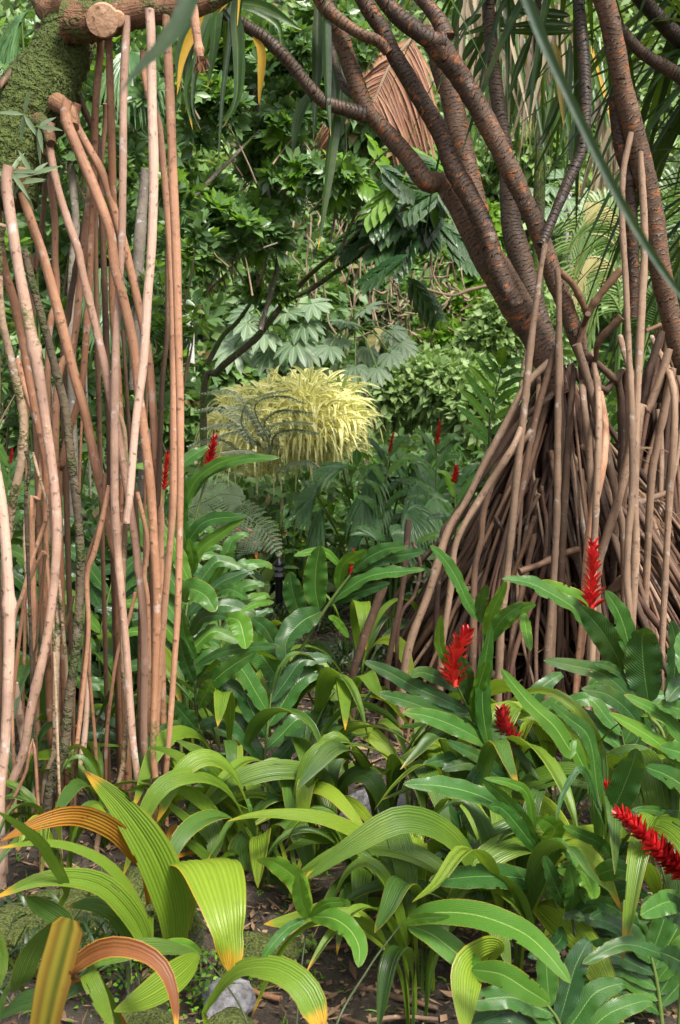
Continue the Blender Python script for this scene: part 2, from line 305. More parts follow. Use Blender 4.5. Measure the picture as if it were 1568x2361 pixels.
M['pg_lime'] = leafmat('lime_pleated_leaf', (.12, .21, .012), (.25, .36, .026), stripes=12, sa=.25, edge=.6, tip=1.0, rough=.38, trans=.35, bump=.5)
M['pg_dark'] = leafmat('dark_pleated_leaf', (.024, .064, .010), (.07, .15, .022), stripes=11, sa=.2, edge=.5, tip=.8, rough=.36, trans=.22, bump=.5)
M['pg_dry'] = leafmat('dying_pleated_leaf', (.30, .12, .008), (.52, .27, .018), stripes=7, sa=.15, edge=1.3, tip=.9, dry=(.32, .10, .015), brown=(.07, .03, .015), rough=.5, trans=.3, bump=.5, spots=.6)
M['pg_stripe'] = leafmat('yellowing_striped_leaf', (.15, .20, .03), (.42, .33, .03), stripes=3, sa=.5, edge=1.2, tip=.4, dry=(.36, .16, .03), rough=.5, trans=.3, vari=(.40, .24, .04))
M['pg_brown'] = leafmat('brown_dead_leaf', (.05, .018, .008), (.19, .06, .011), stripes=5, sa=.1, edge=.9, tip=1.1, dry=(.5, .24, .02), brown=(.03, .015, .01), rough=.55, trans=.15)
M['gin'] = leafmat('ginger_leaf', (.020, .080, .013), (.062, .175, .026), rib=(.22, .36, .09), ribw=.022, lat=26, sa=.6, edge=.45, tip=.3, rough=.25, trans=.26, bump=.35, spots=.1)
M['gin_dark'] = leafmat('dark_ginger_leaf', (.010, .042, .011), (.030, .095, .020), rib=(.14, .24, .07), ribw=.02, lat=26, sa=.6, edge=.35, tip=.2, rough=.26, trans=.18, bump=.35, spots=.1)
M['gin_lime'] = leafmat('bright_ginger_leaf', (.05, .155, .012), (.12, .28, .026), rib=(.34, .48, .12), ribw=.022, lat=26, sa=.3, edge=.6, tip=.3, rough=.32, trans=.34, bump=.35, spots=.1)
M['stem'] = barkmat('green_stem', (.07, .11, .025), (.14, .20, .045), dark=.3, rough=.45, bump=.15)
M['stem_dark'] = barkmat('dark_stem', (.018, .025, .012), (.04, .055, .02), dark=.3, rough=.4, bump=.15)
M['bract'] = leafmat('red_bract', (.30, .003, .008), (.75, .03, .03), edge=0, rough=.35, trans=.22, spots=0, bump=.1)
M['bract_dark'] = leafmat('withering_red_bract', (.22, .006, .008), (.45, .012, .02), edge=0, rough=.4, trans=.1, spots=.5, bump=.2)
M['tree'] = leafmat('glossy_tree_leaf', (.05, .11, .04), (.15, .27, .09), rib=(.15, .25, .08), ribw=.04, rough=.30, trans=.25, dryr=.992, spots=.2, dry=(.42, .30, .03))
M['tree_lite'] = leafmat('bright_tree_leaf', (.08, .21, .012), (.22, .40, .04), rib=(.2, .35, .08), ribw=.04, rough=.34, trans=.38, dryr=.985)
M['hill'] = leafmat('hillside_leaf', (.11, .20, .055), (.28, .42, .13), rough=.5, trans=.35, dryr=.96, dry=(.32, .22, .12), spots=0)  # leaf colour lightened in place of haze over the slope
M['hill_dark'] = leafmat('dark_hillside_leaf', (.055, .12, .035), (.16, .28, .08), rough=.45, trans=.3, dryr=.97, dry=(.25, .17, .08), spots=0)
M['hill_lime'] = leafmat('lime_hillside_leaf', (.10, .24, .02), (.24, .42, .06), rough=.45, trans=.4, spots=0)
M['pale'] = leafmat('pale_bush_leaf', (.14, .24, .07), (.33, .45, .18), rough=.45, trans=.35, spots=0)
M['cec'] = leafmat('grey_green_lobed_leaf', (.09, .155, .075), (.22, .31, .18), rib=(.4, .48, .33), ribw=.07, rough=.42, trans=.25, spots=.2, dryr=.97, dry=(.42, .36, .13))
M['vari'] = leafmat('variegated_leaf', (.22, .32, .06), (.45, .52, .12), vari=(.95, .90, .42), vin=.03, rough=.4, trans=.35, spots=0)
M['strap'] = leafmat('strap_leaf', (.014, .045, .008), (.045, .12, .015), rib=(.12, .22, .03), ribw=.08, rough=.34, trans=.3, tip=.7, dryr=.97)
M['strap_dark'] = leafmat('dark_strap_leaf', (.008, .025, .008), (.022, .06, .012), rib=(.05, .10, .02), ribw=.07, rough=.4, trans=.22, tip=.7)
M['strap_lite'] = leafmat('light_strap_leaf', (.12, .22, .05), (.26, .38, .11), rib=(.35, .45, .18), ribw=.08, rough=.4, trans=.35, dryr=.9, dry=(.5, .45, .2))
M['drypalm'] = leafmat('dry_palm_leaflet', (.20, .075, .035), (.40, .20, .11), rough=.6, trans=.25, spots=0)
M['drygrey'] = leafmat('grey_dry_leaflet', (.14, .10, .06), (.36, .29, .19), rough=.7, trans=.2, spots=0)
M['fan'] = leafmat('fan_leaf', (.05, .13, .045), (.14, .28, .10), rib=(.2, .32, .12), ribw=.1, rough=.33, trans=.28, spots=.1)
M['fern'] = leafmat('fern_leaf', (.09, .14, .07), (.20, .27, .14), rough=.42, trans=.3, spots=.1)
M['fern_dark'] = leafmat('dark_fern_leaf', (.02, .04, .018), (.06, .085, .035), rough=.4, trans=.2)
M['small'] = leafmat('small_plant_leaf', (.06, .20, .01), (.2, .42, .03), rough=.45, trans=.35, spots=0)
M['mosstuft'] = leafmat('moss_tuft', (.05, .075, .012), (.13, .16, .035), rough=.8, trans=.2, spots=0)
M['litter'] = leafmat('dead_leaf', (.10, .055, .03), (.32, .20, .12), rough=.8, trans=.1, spots=.5)
M['croton'] = leafmat('croton_leaf', (.05, .16, .01), (.35, .40, .02), rough=.35, trans=.3, dryr=.9, dry=(.5, .12, .01), spots=0)
M['pinkfl'] = leafmat('pink_petal', (.6, .12, .15), (.75, .3, .32), rough=.5, trans=.3, spots=0)
M['blur'] = leafmat('foreground_leaf', (.014, .04, .018), (.025, .06, .028), rough=.4, trans=.2, spots=0)
def soilmat():
    m, t = newmat('damp_soil'); q = NT(t); tc = q.n('ShaderNodeTexCoord'); ob = tc.outputs['Object']
    n = q.noise(ob, 3, 6, .7); n2 = q.noise(ob, 40, 5, .7); col = q.mix(q.ss(n, .3, .75), (.030, .022, .016), (.085, .062, .045)); col = q.mix(q.ss(n2, .5, .75), col, (.15, .115, .085))
    n3 = q.noise(ob, 1.3, 3); col = q.mix(q.math('MULTIPLY', q.ss(n3, .58, .7), .6), col, (.035, .06, .015))
    pb = q.n('ShaderNodeBsdfPrincipled'); q.l(col, pb.inputs['Base Color']); pb.inputs['Roughness'].default_value = .9
    b = q.n('ShaderNodeBump'); b.inputs['Strength'].default_value = 1; b.inputs['Distance'].default_value = .03; q.l(n2, b.inputs['Height']); q.l(b.outputs[0], pb.inputs['Normal'])
    o = q.n('ShaderNodeOutputMaterial'); q.l(pb.outputs[0], o.inputs[0]); return m
def hillmat():
    m, t = newmat('hillside_ground'); q = NT(t); tc = q.n('ShaderNodeTexCoord'); ob = tc.outputs['Object']
    n = q.noise(ob, 1.2, 6, .7); n2 = q.noise(ob, 9, 5, .7); col = q.mix(q.ss(n, .3, .7), (.03, .05, .02), (.07, .10, .035)); col = q.mix(q.ss(n2, .5, .7), col, (.10, .075, .05))
    pb = q.n('ShaderNodeBsdfPrincipled'); q.l(col, pb.inputs['Base Color']); pb.inputs['Roughness'].default_value = .95
    b = q.n('ShaderNodeBump'); b.inputs['Strength'].default_value = 1; b.inputs['Distance'].default_value = .2; q.l(n2, b.inputs['Height']); q.l(b.outputs[0], pb.inputs['Normal'])
    o = q.n('ShaderNodeOutputMaterial'); q.l(pb.outputs[0], o.inputs[0]); return m
def rockmat(name, c1, c2, moss):
    m, t = newmat(name); q = NT(t); tc = q.n('ShaderNodeTexCoord'); ob = tc.outputs['Object']
    n = q.noise(ob, 14, 6, .7); n2 = q.noise(ob, 70, 4, .7); col = q.mix(q.ss(n, .35, .65), c1, c2); col = q.mix(q.math('MULTIPLY', q.ss(n2, .5, .62), .5), col, tuple(x * .3 for x in c1))
    h = q.math('ADD', n, n2)
    if moss:
        ge = q.n('ShaderNodeNewGeometry'); sz = q.n('ShaderNodeSeparateXYZ'); q.l(ge.outputs['True Normal'], sz.inputs[0])
        n3 = q.noise(ob, 9, 5, .7); mf = q.ss(q.math('ADD', q.math('MULTIPLY', sz.outputs[2], .35), n3), .62 - moss * .3, .85 - moss * .3); n4 = q.noise(ob, 150, 2)
        mc = q.mix(q.ss(n4, .35, .65), (.025, .035, .006), (.11, .135, .016)); col = q.mix(mf, col, mc); h = q.math('ADD', h, q.math('MULTIPLY', n4, 2))
    pb = q.n('ShaderNodeBsdfPrincipled'); q.l(col, pb.inputs['Base Color']); pb.inputs['Roughness'].default_value = .85
    b = q.n('ShaderNodeBump'); b.inputs['Strength'].default_value = .9; b.inputs['Distance'].default_value = .01; q.l(h, b.inputs['Height']); q.l(b.outputs[0], pb.inputs['Normal'])
    o = q.n('ShaderNodeOutputMaterial'); q.l(pb.outputs[0], o.inputs[0]); return m
M['rock'] = rockmat('grey_rock', (.16, .15, .16), (.34, .33, .36), 0); M['rock_moss'] = rockmat('mossy_rock', (.08, .07, .055), (.17, .15, .12), 1.)
def plain(name, c, rough=.4, metal=0., emit=0):
    m, t = newmat(name); q = NT(t); tc = q.n('ShaderNodeTexCoord'); n = q.noise(tc.outputs['Object'], 40, 3); col = q.mix(n, tuple(x * .7 for x in c), c)
    pb = q.n('ShaderNodeBsdfPrincipled'); q.l(col, pb.inputs['Base Color']); pb.inputs['Roughness'].default_value = rough; pb.inputs['Metallic'].default_value = metal
    o = q.n('ShaderNodeOutputMaterial'); q.l(pb.outputs[0], o.inputs[0]); return m
M['black'] = plain('black_paint', (.012, .012, .014), .3); M['glass'] = plain('frosted_glass', (.35, .36, .4), .15)

# ------------------------------------------------------------------ ground and hill
def sheet(name, xs, ys, zf, mat):
    X, Y = np.meshgrid(xs, ys); Z = np.vectorize(zf)(X, Y); nx = len(xs); i = (np.arange(len(ys) - 1) * nx)[:, None]; j = np.arange(nx - 1)[None]
    Fq = np.stack([i + j, i + j + 1, i + nx + j + 1, i + nx + j], -1).reshape(-1, 4)
    return tag(mk(name, np.stack([X, Y, Z], -1).reshape(-1, 3), Fq, mat), None, None, kind='structure')
def gz2(x, y): return gz(x, y) + (.012 * math.sin(23 * x + 3) * math.cos(19 * y) + .01 * math.sin(41 * y + 9 * x))
sheet('ground', np.r_[np.linspace(-25, -3, 12), np.linspace(-2.9, 2.9, 120), np.linspace(3, 25, 12)], np.r_[np.linspace(-6, 1.5, 8), np.linspace(1.6, 7, 110), np.linspace(7.2, 17, 22)], gz2, soilmat())
sheet('hillside', np.linspace(-60, 60, 90), np.linspace(17, 80, 60), lambda x, y: gz(x, y) + .4 * math.sin(x * .7 + y) * min(1, (y - 17) / 3), hillmat())

# ------------------------------------------------------------------ left screw pine on prop roots
LP = P(40, 1500, 3.6); LP[2] = 0
left = thing('screw_pine', LP, 'mossy leaning screw pine on tall smooth pinkish prop roots at the left', 'tree')
MT = dict(p='root', w='root_pale', b='root_brown', m='root_moss', d='root_dark')
def gdepth(x, y): 
    v = P(x, y, 1) - CL; return (-CAM_H / v[2]) if v[2] < -.05 else 9
def proot(parent, s, w, d0, d1, mt, ground=True, name='prop_root', tipmat=None):
    q = path(s, d0, d1); n = len(q)
    if ground and q[-1][2] > 0: e = q[-1] + (q[-1] - q[-2]) * .3; e[2] = -.04; q.append(e)
    ws = w if isinstance(w, (list, tuple)) else (w, w); ds = np.linspace(d0, d1, len(q)); rr = np.interp(np.linspace(0, 1, len(q)), np.linspace(0, 1, len(ws)), ws) * ds / FPX / 2
    L = sum(np.linalg.norm(q[i + 1] - q[i]) for i in range(len(q) - 1))
    bl = [random.uniform(.1, L) for _ in range(random.choice((0, 0, 1, 1, 2)))]
    mat = M[mt] if mt in M else M[MT[mt]]; b = MB(); b.add(tube(q, rr, n=14, seg=max(24, int(L / .03)), jit=.012 if mt in 'pwb' else .05, bulge=bl)); return b.build(name, mat, parent)
trk = MB(); pts = path('A 20,1250 60,1000 220,640 390,330 450,110 470,-120 480,-500', 3.35, 3.45)
trk.add(tube(pts, np.array([150, 168, 160, 142, 120, 105, 95]) * 3.35 / FPX / 2, n=28, seg=90, jit=.035)); trk.build('trunk', M['trunk_moss'], left)
tv = trk.V[0][:91 * 28].reshape(91, 28, 3); tc_ = tv.mean(1, keepdims=True); ii = rng.integers(4, 70, 5200); jj = rng.integers(0, 28, 5200); tp = tv[ii, jj] + rng.normal(size=(5200, 3)) * .004; tn = nrmz(tv[ii, jj] - tc_[ii, 0])
mk_ = np.sin(tp[:, 0] * 31 + tp[:, 2] * 17) + np.sin(tp[:, 2] * 43 - tp[:, 0] * 11) > -.4; tp, tn = tp[mk_], tn[mk_]
b = MB(); b.add(leaves(tp, tn + rng.normal(size=tn.shape) * .6 + [0, 0, -.5], rdir(len(tp)), .006 + .014 * rng.random(len(tp)) ** 2, .003, prof='lance', seg=2, droop=.5)); tag(b.build('moss', M['mosstuft'], left), None, None, kind='stuff')
b = MB(); pts = path('A 430,140 560,140 700,115 900,75 1080,55 1250,20 1400,-40 1560,-150', 3.3, 3.2); b.add(tube(pts, np.array([96, 90, 72, 66, 60, 52, 42, 36]) * 3.25 / FPX / 2, n=20, seg=60, jit=.035)); b.build('branch', M['branch_bark'], left)
b = MB(); pts = path('A 470,-20 330,60 250,-60 180,-300', 3.35, 3.5); b.add(tube(pts, np.array([80, 70, 60, 50]) * 3.3 / FPX / 2, n=18, seg=30, jit=.04)); b.build('branch', M['branch_bark'], left)
b = MB(); c = P(*px('A 640,128')[0][:2], 3.16); c2 = P(*px('A 655,125')[0][:2], 3.32); b.add(tube([c2, c], [.046, .043], n=18, seg=6, jit=.02)); 
b.build('sawn_stub', M['stub'], left)
b = MB(); c = P(*px('A 735,120')[0][:2], 3.17); c2 = P(*px('A 735,120')[0][:2], 3.3); b.add(tube([c2, c], [.026, .022], n=14, seg=5, jit=.05)); b.build('sawn_stub', M['stub'], left)
b = MB()
for s, r0 in (('A 350,640 430,700 460,800', 34), ('A 240,760 300,820 320,900', 30), ('A 60,1080 130,1130 140,1200', 30), ('A 20,1100 50,1180 60,1260', 40)):
    b.add(tube(path(s, 3.3, 3.22), np.array([r0 * 1.3, r0, r0 * .75]) * 3.3 / FPX / 2, n=14, seg=14, jit=.06))
b.build('root_collar', M['branch_bark'], left)
LR = [
 ('A 1045,160 1070,700 1085,1100 1105,1568 B 1117,500 1130,1000 C 1130,0 1118,600 1095,1000 1060,1500 D 945,150 925,500', (23, 16, 13), 3.14, 3.3, 'p'),
 ('A 900,430 940,640 990,750 1030,1100 1065,1568 B 1082,300 1090,900 1085,1568 C 1055,400 1030,700 1000,1100 975,1568', (18, 20, 18, 14), 3.22, 3.4, 'p'),
 ('A 938,60 948,250 955,700 965,1100 950,1568 B 925,300 900,700 850,1100 812,1568 C 800,60 793,145', (23, 24, 25, 22, 17), 3.02, 3.05, 'w'),
 ('A 790,210 775,600 772,1000 762,1568 B 735,400 722,900 718,1400 C 722,60 740,350 790,900 832,1500 D 790,200 800,420', (20, 21, 20, 17), 3.13, 3.3, 'w'),
 ('A 683,225 695,700 705,1100 712,1450 B 705,300 740,800 770,1400 C 760,300 745,700', (19, 20, 17), 3.16, 3.6, 'p'),
 ('A 410,740 500,960 600,1200 690,1450 B 720,100 785,350 840,620 870,900 905,1150 945,1500 C 965,250 985,600 975,1100 960,1568 D 885,150 890,440', (26, 25, 21, 18, 17), 3.12, 3.25, 'p'),
 ('A 470,760 550,920 640,1080 710,1300 B 800,50 850,260 890,450 930,650 960,1000 985,1400 C 1005,150 1005,500', (22, 21, 17), 3.24, 3.5, 'p'),
 ('A 628,340 600,650 592,900 585,1250 570,1568 B 560,250 545,480 520,800 490,960 440,1120 390,1350 370,1568', (18, 18, 17, 12), 3.28, 3.6, 'p'),
 ('A 310,880 350,1130 430,1400 490,1568 B 520,150 580,400 640,650 700,950 740,1150 790,1450 C 850,280 890,650 908,950 905,1568 D 880,120 905,380', (21, 20, 19, 16), 3.15, 3.35, 'w'),
 ('A 130,1170 200,1400 260,1568 B 330,250 400,520 470,800 540,1050 600,1350 650,1568 C 700,250 760,600', (25, 24, 22, 16), 3.12, 3.5, 'p'),
 ('A 40,1150 80,1450 B 120,130 175,420 230,700 275,1000 330,1400 C 355,100 350,400 305,800 255,1050 190,1330 150,1568 D 70,180 20,330', (28, 25, 24, 22, 21), 3.0, 3.15, 'w'),
 ('B 150,0 210,230 290,520 360,800 410,1000 450,1350 C 490,100 505,450 485,850 440,1200 400,1568 D 310,120 270,330', (17, 23, 23, 25, 24), 3.1, 3.3, 'd'),
 ('A 0,1520 B 0,340 60,650 120,900 150,1080 130,1350 80,1568 C 60,200 30,500', (21, 21, 20, 18), 3.15, 3.4, 'm'),
 ('A -20,1300 B 20,80 90,330 150,620 190,850 240,1100 290,1350 C 290,60 300,350 290,650', (22, 20, 18, 14), 3.3, 3.5, 'p'),
 ('B 105,680 170,900 230,1080 265,1250 C 250,0 200,150', (17, 17, 14), 3.35, 3.5, 'p'),
 ('B -60,1200 -20,1400 C 15,60 45,400 60,750 50,1150 30,1568 D 0,300', (24, 27, 26, 24), 2.95, 3.05, 'w'),
 ('A 320,1150 345,1400 B 345,50 355,300 C 300,-700', (17, 18, 15), 3.5, 3.6, 'p'),
 ('A 275,980 280,1200 255,1500 B 220,130 200,350', (17, 19, 16), 3.55, 3.6, 'b'),
 ('B 690,1480 C 600,300 545,480 555,800 530,1100 480,1568 D 415,180', (15, 12, 11), 3.2, 3.4, 'p'),
 ('B 660,1400 C 640,100 560,330 540,440 548,600 535,850 500,1300 D 435,100 410,700', (14, 11, 9), 3.22, 3.4, 'b'),
 ('C 552,480 560,800 555,1000 575,1250 600,1568', (8, 8), 3.3, 3.45, 'p'),
 ('C 850,580 800,780 740,950 700,1200 665,1568', (10, 9), 3.4, 3.5, 'p'),
 ('A 540,1350 B 480,100 430,400 C 400,-700', (20, 18, 14), 3.6, 3.7, 'b'),
 ('A 560,1250 B 500,250 460,600 C 350,-500', (19, 17, 14), 3.55, 3.6, 'p'),
 ('B 600,350 540,400 C 560,-500', (12, 10), 3.7, 3.7, 'b'),
 ('C 860,-50 925,250 905,470 925,600 935,900 940,1568', (11, 12, 9), 3.35, 3.45, 'p'),
 ('C 290,130 210,350 140,600 90,740 70,1100', (11, 9), 3.1, 3.25, 'p'),
 ('C 270,320 180,520 130,800 80,1250 40,1568', (10, 9), 3.2, 3.35, 'p'),
 ('C 285,340 255,600 230,900 215,1100', (9, 8), 3.15, 3.3, 'b'),
 ('C 275,320 300,450 315,700 330,1000', (9, 7), 3.3, 3.4, 'p'),
 ('C 370,560 360,900 350,1200 345,1568 D 255,200', (15, 18, 16), 3.28, 3.4, 'm'),
 ('C 370,500 395,800 420,1100 430,1400', (8, 11, 10), 3.25, 3.4, 'm'),
 ('C 170,0 155,250 180,700 200,1050 200,1568 D 180,280', (9, 10, 8), 3.4, 3.5, 'm'),
 ('B 160,1260 185,1350 C 170,-60 165,100', (10, 8), 3.0, 3.1, 'd'),
 ('B 205,1270 240,1400 C 290,0 310,200', (8, 7), 3.05, 3.15, 'm'),
 ('C 460,600 400,850 310,1000 200,1250 100,1500 D 20,200', (10, 8), 3.4, 3.5, 'b'),
 ('D 30,360 90,250 150,120 195,-20', (9, 8), 3.0, 3.05, 'p'),
 ('B 740,1020 780,1150 790,1568 C 770,600 775,1100 800,1300 780,1568 D 700,100 640,300 560,500', (14, 13, 15, 14), 3.3, 3.3, 'm'),
 ('B 770,500 790,800 810,1100 820,1300 C 850,0 880,600 870,1200', (12, 13, 9), 3.5, 3.6, 'b'),
 ('B 1050,0 1050,500 1020,800 1005,1200 C 990,0 950,300', (14, 18, 12), 3.35, 3.45, 'b'),
 ('A 760,330 740,700 700,900 B 690,0 700,500 C 720,-300', (17, 16, 14), 3.4, 3.5, 'b'),
 ('A 860,350 820,560 B 720,0 700,300', (16, 14), 3.45, 3.6, 'b'),
 ('A 480,560 540,720 590,850 B 640,-200', (20, 16), 3.35, 3.5, 'b'),
 ('A 660,760 640,1000 B 600,0', (16, 14), 3.45, 3.6, 'b'),
 ('C 90,1150 120,1350 140,1450 D 190,330', (20, 21, 13), 3.3, 3.5, 'w'),
 ('C 560,900 545,1300 520,1568 D 430,200', (11, 17, 16), 3.35, 3.45, 'w'),
 ('A 225,270 120,390 0,545 -120,680', (22, 21), 3.4, 3.2, 'b'),
]
LR = [l_ for i_, l_ in enumerate(LR) if i_ not in (24, 40, 41)]
for s, ww, d0, d1, mt in LR:
    ww = tuple(q * (.9 if mt != 'b' else .75) for q in ww)
    tip = s.endswith('793,145'); t0 = s.split()[:2]; x0, y0 = [float(q) for q in t0[1].split(',')]
    if t0[0] == 'A' and not tip: s = f'A {x0 + (15 if x0 < 600 else 0):.0f},{y0 - (110 if y0 > 150 else 60):.0f} ' + ' '.join(s.split()[1:]); ww = (ww[0],) + tuple(ww)
    proot(left, s, ww, d0 + .08 * (not tip), d1, mt, ground=not tip)
for k in range(4):     # thin side roots and stems low in the stand
    x0 = random.uniform(-10, 350); y0 = random.uniform(250, 900); x1 = x0 + random.uniform(-60, 50); q = f'F {x0:.0f},{y0:.0f} {(x0+x1)/2+random.uniform(-14,14):.0f},{(y0+1900)/2:.0f} {x1:.0f},{random.uniform(1860,2010):.0f}'
    proot(left, q, (random.uniform(5, 9), random.uniform(5, 10)), 3.5, 3.65, random.choice('pbmbwp'))
o = proot(left, 'A 1210,40 1232,200 1255,360', (24, 22, 18), 3.1, 3.1, 'p', ground=False, name='broken_root')
b = MB(); c = P(*px('A 1262,365')[0][:2], 3.1); k = 70
D = rdir(k) * [.5, .5, .4] + [0, 0, -1]; b.add(leaves(c + rng.normal(size=(k, 3)) * .006, D, rdir(k), .022 + .016 * rng.random(k), .006, prof='strap', seg=2)); b.build('root_cap', M['pg_brown'], left)
def strapcrown(parent, c, n, L, W, mat, axis=(0, 0, 1), lo=-.5, droop=.5, name='leaf_crown', seg=9, dirs=None):
    D = rdir(n * 3); D = D[(D @ nrmz(np.array(axis, float))) > lo][:n] if dirs is None else dirs; n = len(D)
    Ls = L * (.7 + .5 * rng.random(n)); b = MB()
    N = np.tile([0, 0, 1.], (n, 1)) + D * -.2; b.add(leaves(c + D * .05, D, N, Ls, W * (.8 + .4 * rng.random(n)), droop=droop * (.6 + .8 * rng.random(n)), prof='strap', seg=seg, fold=.35)); return b.build(name, mat, parent)
def strap(parent, lst, d, w, mat, name='leaf', hint=(.2, -1, .2)):
    for s in lst: 
        b = MB(); b.add(ribbon(path(s, d + random.uniform(-.15, .15)), w * random.uniform(.85, 1.15) * d / FPX, (random.uniform(-.5, .7), -1, .1), prof=prof_strap, nx=4, seg=20, fold=.35, pw=.004)); b.build(name, mat, parent)
strap(left, ['A 1560,-200 1480,60 1490,330 1480,620 1400,800', 'A 1500,-150 1370,50 1340,300 1300,560', 'A 1540,-200 1330,80 1250,350 1170,560 1210,820', 'A 1600,-200 1260,150 1150,350 1110,600',
    'A 1300,80 1200,160 1130,330 1110,520'], 3.6, 26, M['strap'])
strap(left, ['G 0,80 60,-20 130,60 190,150 140,600 110,1100', 'G -60,200 -100,450 0,830', 'G -20,130 -90,500 -95,640', 'A 1330,60 1250,300 1210,650 1260,820'], 3.6, 11, M['strap_dark'])
strap(left, ['G 150,0 350,60 490,160 510,300', 'G 180,10 400,50 640,190', 'G 220,0 240,250 230,620 100,800', 'G 330,230 390,340 370,660', 'G 200,20 210,150 220,330'], 3.9, 24, M['strap'])
strapcrown(left, P(560, -300, 3.4), 24, .75, .045, M['strap'], lo=-.2, droop=.6)
strapcrown(left, P(60, -420, 3.6), 60, 1.0, .045, M['strap'], lo=0, droop=.5)
b = MB()
for x, y in ((70, 1080), (200, 1100), (130, 1150), (240, 800), (150, 720)):
    n = 5; c = P(*px(f'A {x},{y}')[0][:2], 3.13); b.add(leaves(np.tile(c, (n, 1)), rdir(n) * [1, .4, 1], np.tile([0, -1, .3], (n, 1)), .06 + .04 * rng.random(n), .014, prof='lance', seg=4))
b.build('epiphyte_leaf', M['fern'], left)

# ------------------------------------------------------------------ right screw pines: trunks, branches, cones of roots
def limb(parent, s, ws, d0, d1, mat, name='branch', jit=.02, n=18):
    q = path(s, d0, d1); b = MB(); dd = np.linspace(d0, d1, len(ws)); L = sum(np.linalg.norm(q[i + 1] - q[i]) for i in range(len(q) - 1))
    b.add(tube(q, np.array(ws) * .95 * dd / FPX / 2, n=n, seg=max(16, int(L / .022)), jit=jit)); return b.build(name, mat, parent)
RA = P(1290, 1700, 4.6); RA[2] = 0; RB = P(1560, 1700, 4.9); RB[2] = 0
ra = thing('screw_pine', RA, 'forked screw pine with orange flecked ringed limbs above a dense cone of stilt roots', 'tree')
rb = thing('screw_pine', RB, 'screw pine with one steep flecked trunk at the right edge', 'tree')
sc, sk = M['scar'], M['scar_dark']
limb(ra, 'G 730,-60 800,60 870,200 920,350 980,520 1040,680 1150,810 1300,980 1420,1140 H 80,1150 200,1330 330,1568 I 430,150 560,380 680,580 760,760 800,900', (40, 42, 42, 42, 42, 46, 46, 48, 50, 56, 64, 72, 76, 78, 74, 66, 60), 4.1, 4.4, sc, 'trunk')
limb(ra, 'G 1030,720 900,680 780,640 680,540 570,400 430,260 300,170 200,110 90,40 30,-60', (40, 32, 30, 30, 30, 31, 32, 30, 28, 24), 4.12, 3.9, sk)
limb(ra, 'G 1000,620 900,540 850,420 830,300 860,180', (26, 22, 20, 20, 18), 4.2, 4.4, sk)
limb(ra, 'G 780,40 880,130 1000,210 1120,260 1180,330', (34, 32, 28, 28, 26), 4.05, 4.1, sc)
limb(ra, 'G 990,-80 1060,60 1140,180 1210,330 1300,480 1400,650 1500,820 H 150,1060 240,1220 340,1430 I 450,180 540,350', (42, 42, 42, 44, 46, 46, 46, 46, 46, 40), 4.1, 4.2, sc)
limb(ra, 'H 20,250 110,370 200,500 340,740 470,1000 590,1250 690,1480 I 770,150 850,350 920,560 970,700 1020,900', (58, 52, 50, 49, 49, 48, 47, 46, 44, 40, 30, 20), 3.95, 4.3, sc, 'trunk')
limb(ra, 'G 1080,-90 1230,90 1340,180 1440,250 1530,270', (34, 36, 40, 42, 46), 3.9, 3.95, sc)
limb(ra, 'G 1330,-80 1440,50 1510,150 H 100,240', (36, 38, 42, 46), 4.0, 3.97, sc)
limb(ra, 'G 1500,300 1440,200 H 130,600 180,850 240,1080 310,1350', (40, 45, 52, 54, 52, 48), 4.35, 4.3, sc)
limb(ra, 'G 1480,380 H 100,560', (40, 46), 4.4, 4.35, sk)
limb(ra, 'H 360,-60 380,250 415,550 455,850 490,1100 510,1400 I 570,60 640,300 710,500 790,760', (32, 33, 34, 35, 38, 48, 54, 56, 52, 40), 4.5, 4.5, sk, 'trunk')
limb(ra, 'H 925,-60 955,240 972,500 975,750 950,950 870,1130 790,1320 735,1450 700,1540', (26, 27, 28, 28, 28, 28, 26, 26), 4.1, 4.0, sk)
limb(rb, 'H 1020,-150 1110,60 1160,300 1210,550 1270,800 1340,1080 1400,1350 I 1440,100 1490,330 1540,560 1600,760', (48, 50, 50, 50, 50, 51, 52, 52, 52, 50, 44), 4.0, 4.5, sc, 'trunk')
limb(rb, 'H 1160,600 1190,900 1240,1100 1265,1400 I 1275,150 1270,420', (30, 32, 32, 30, 30, 26), 4.2, 4.4, sc)
limb(rb, 'H 1190,180 1330,330 1568,480 1750,640', (30, 32, 34, 34), 4.4, 4.6, sk)
limb(rb, 'H 1250,-100 1400,80 1568,250 1750,400', (36, 38, 38, 38), 4.6, 4.8, sk)
limb(rb, 'H 680,-60 670,150 665,340', (20, 18, 12), 4.5, 4.5, sk)
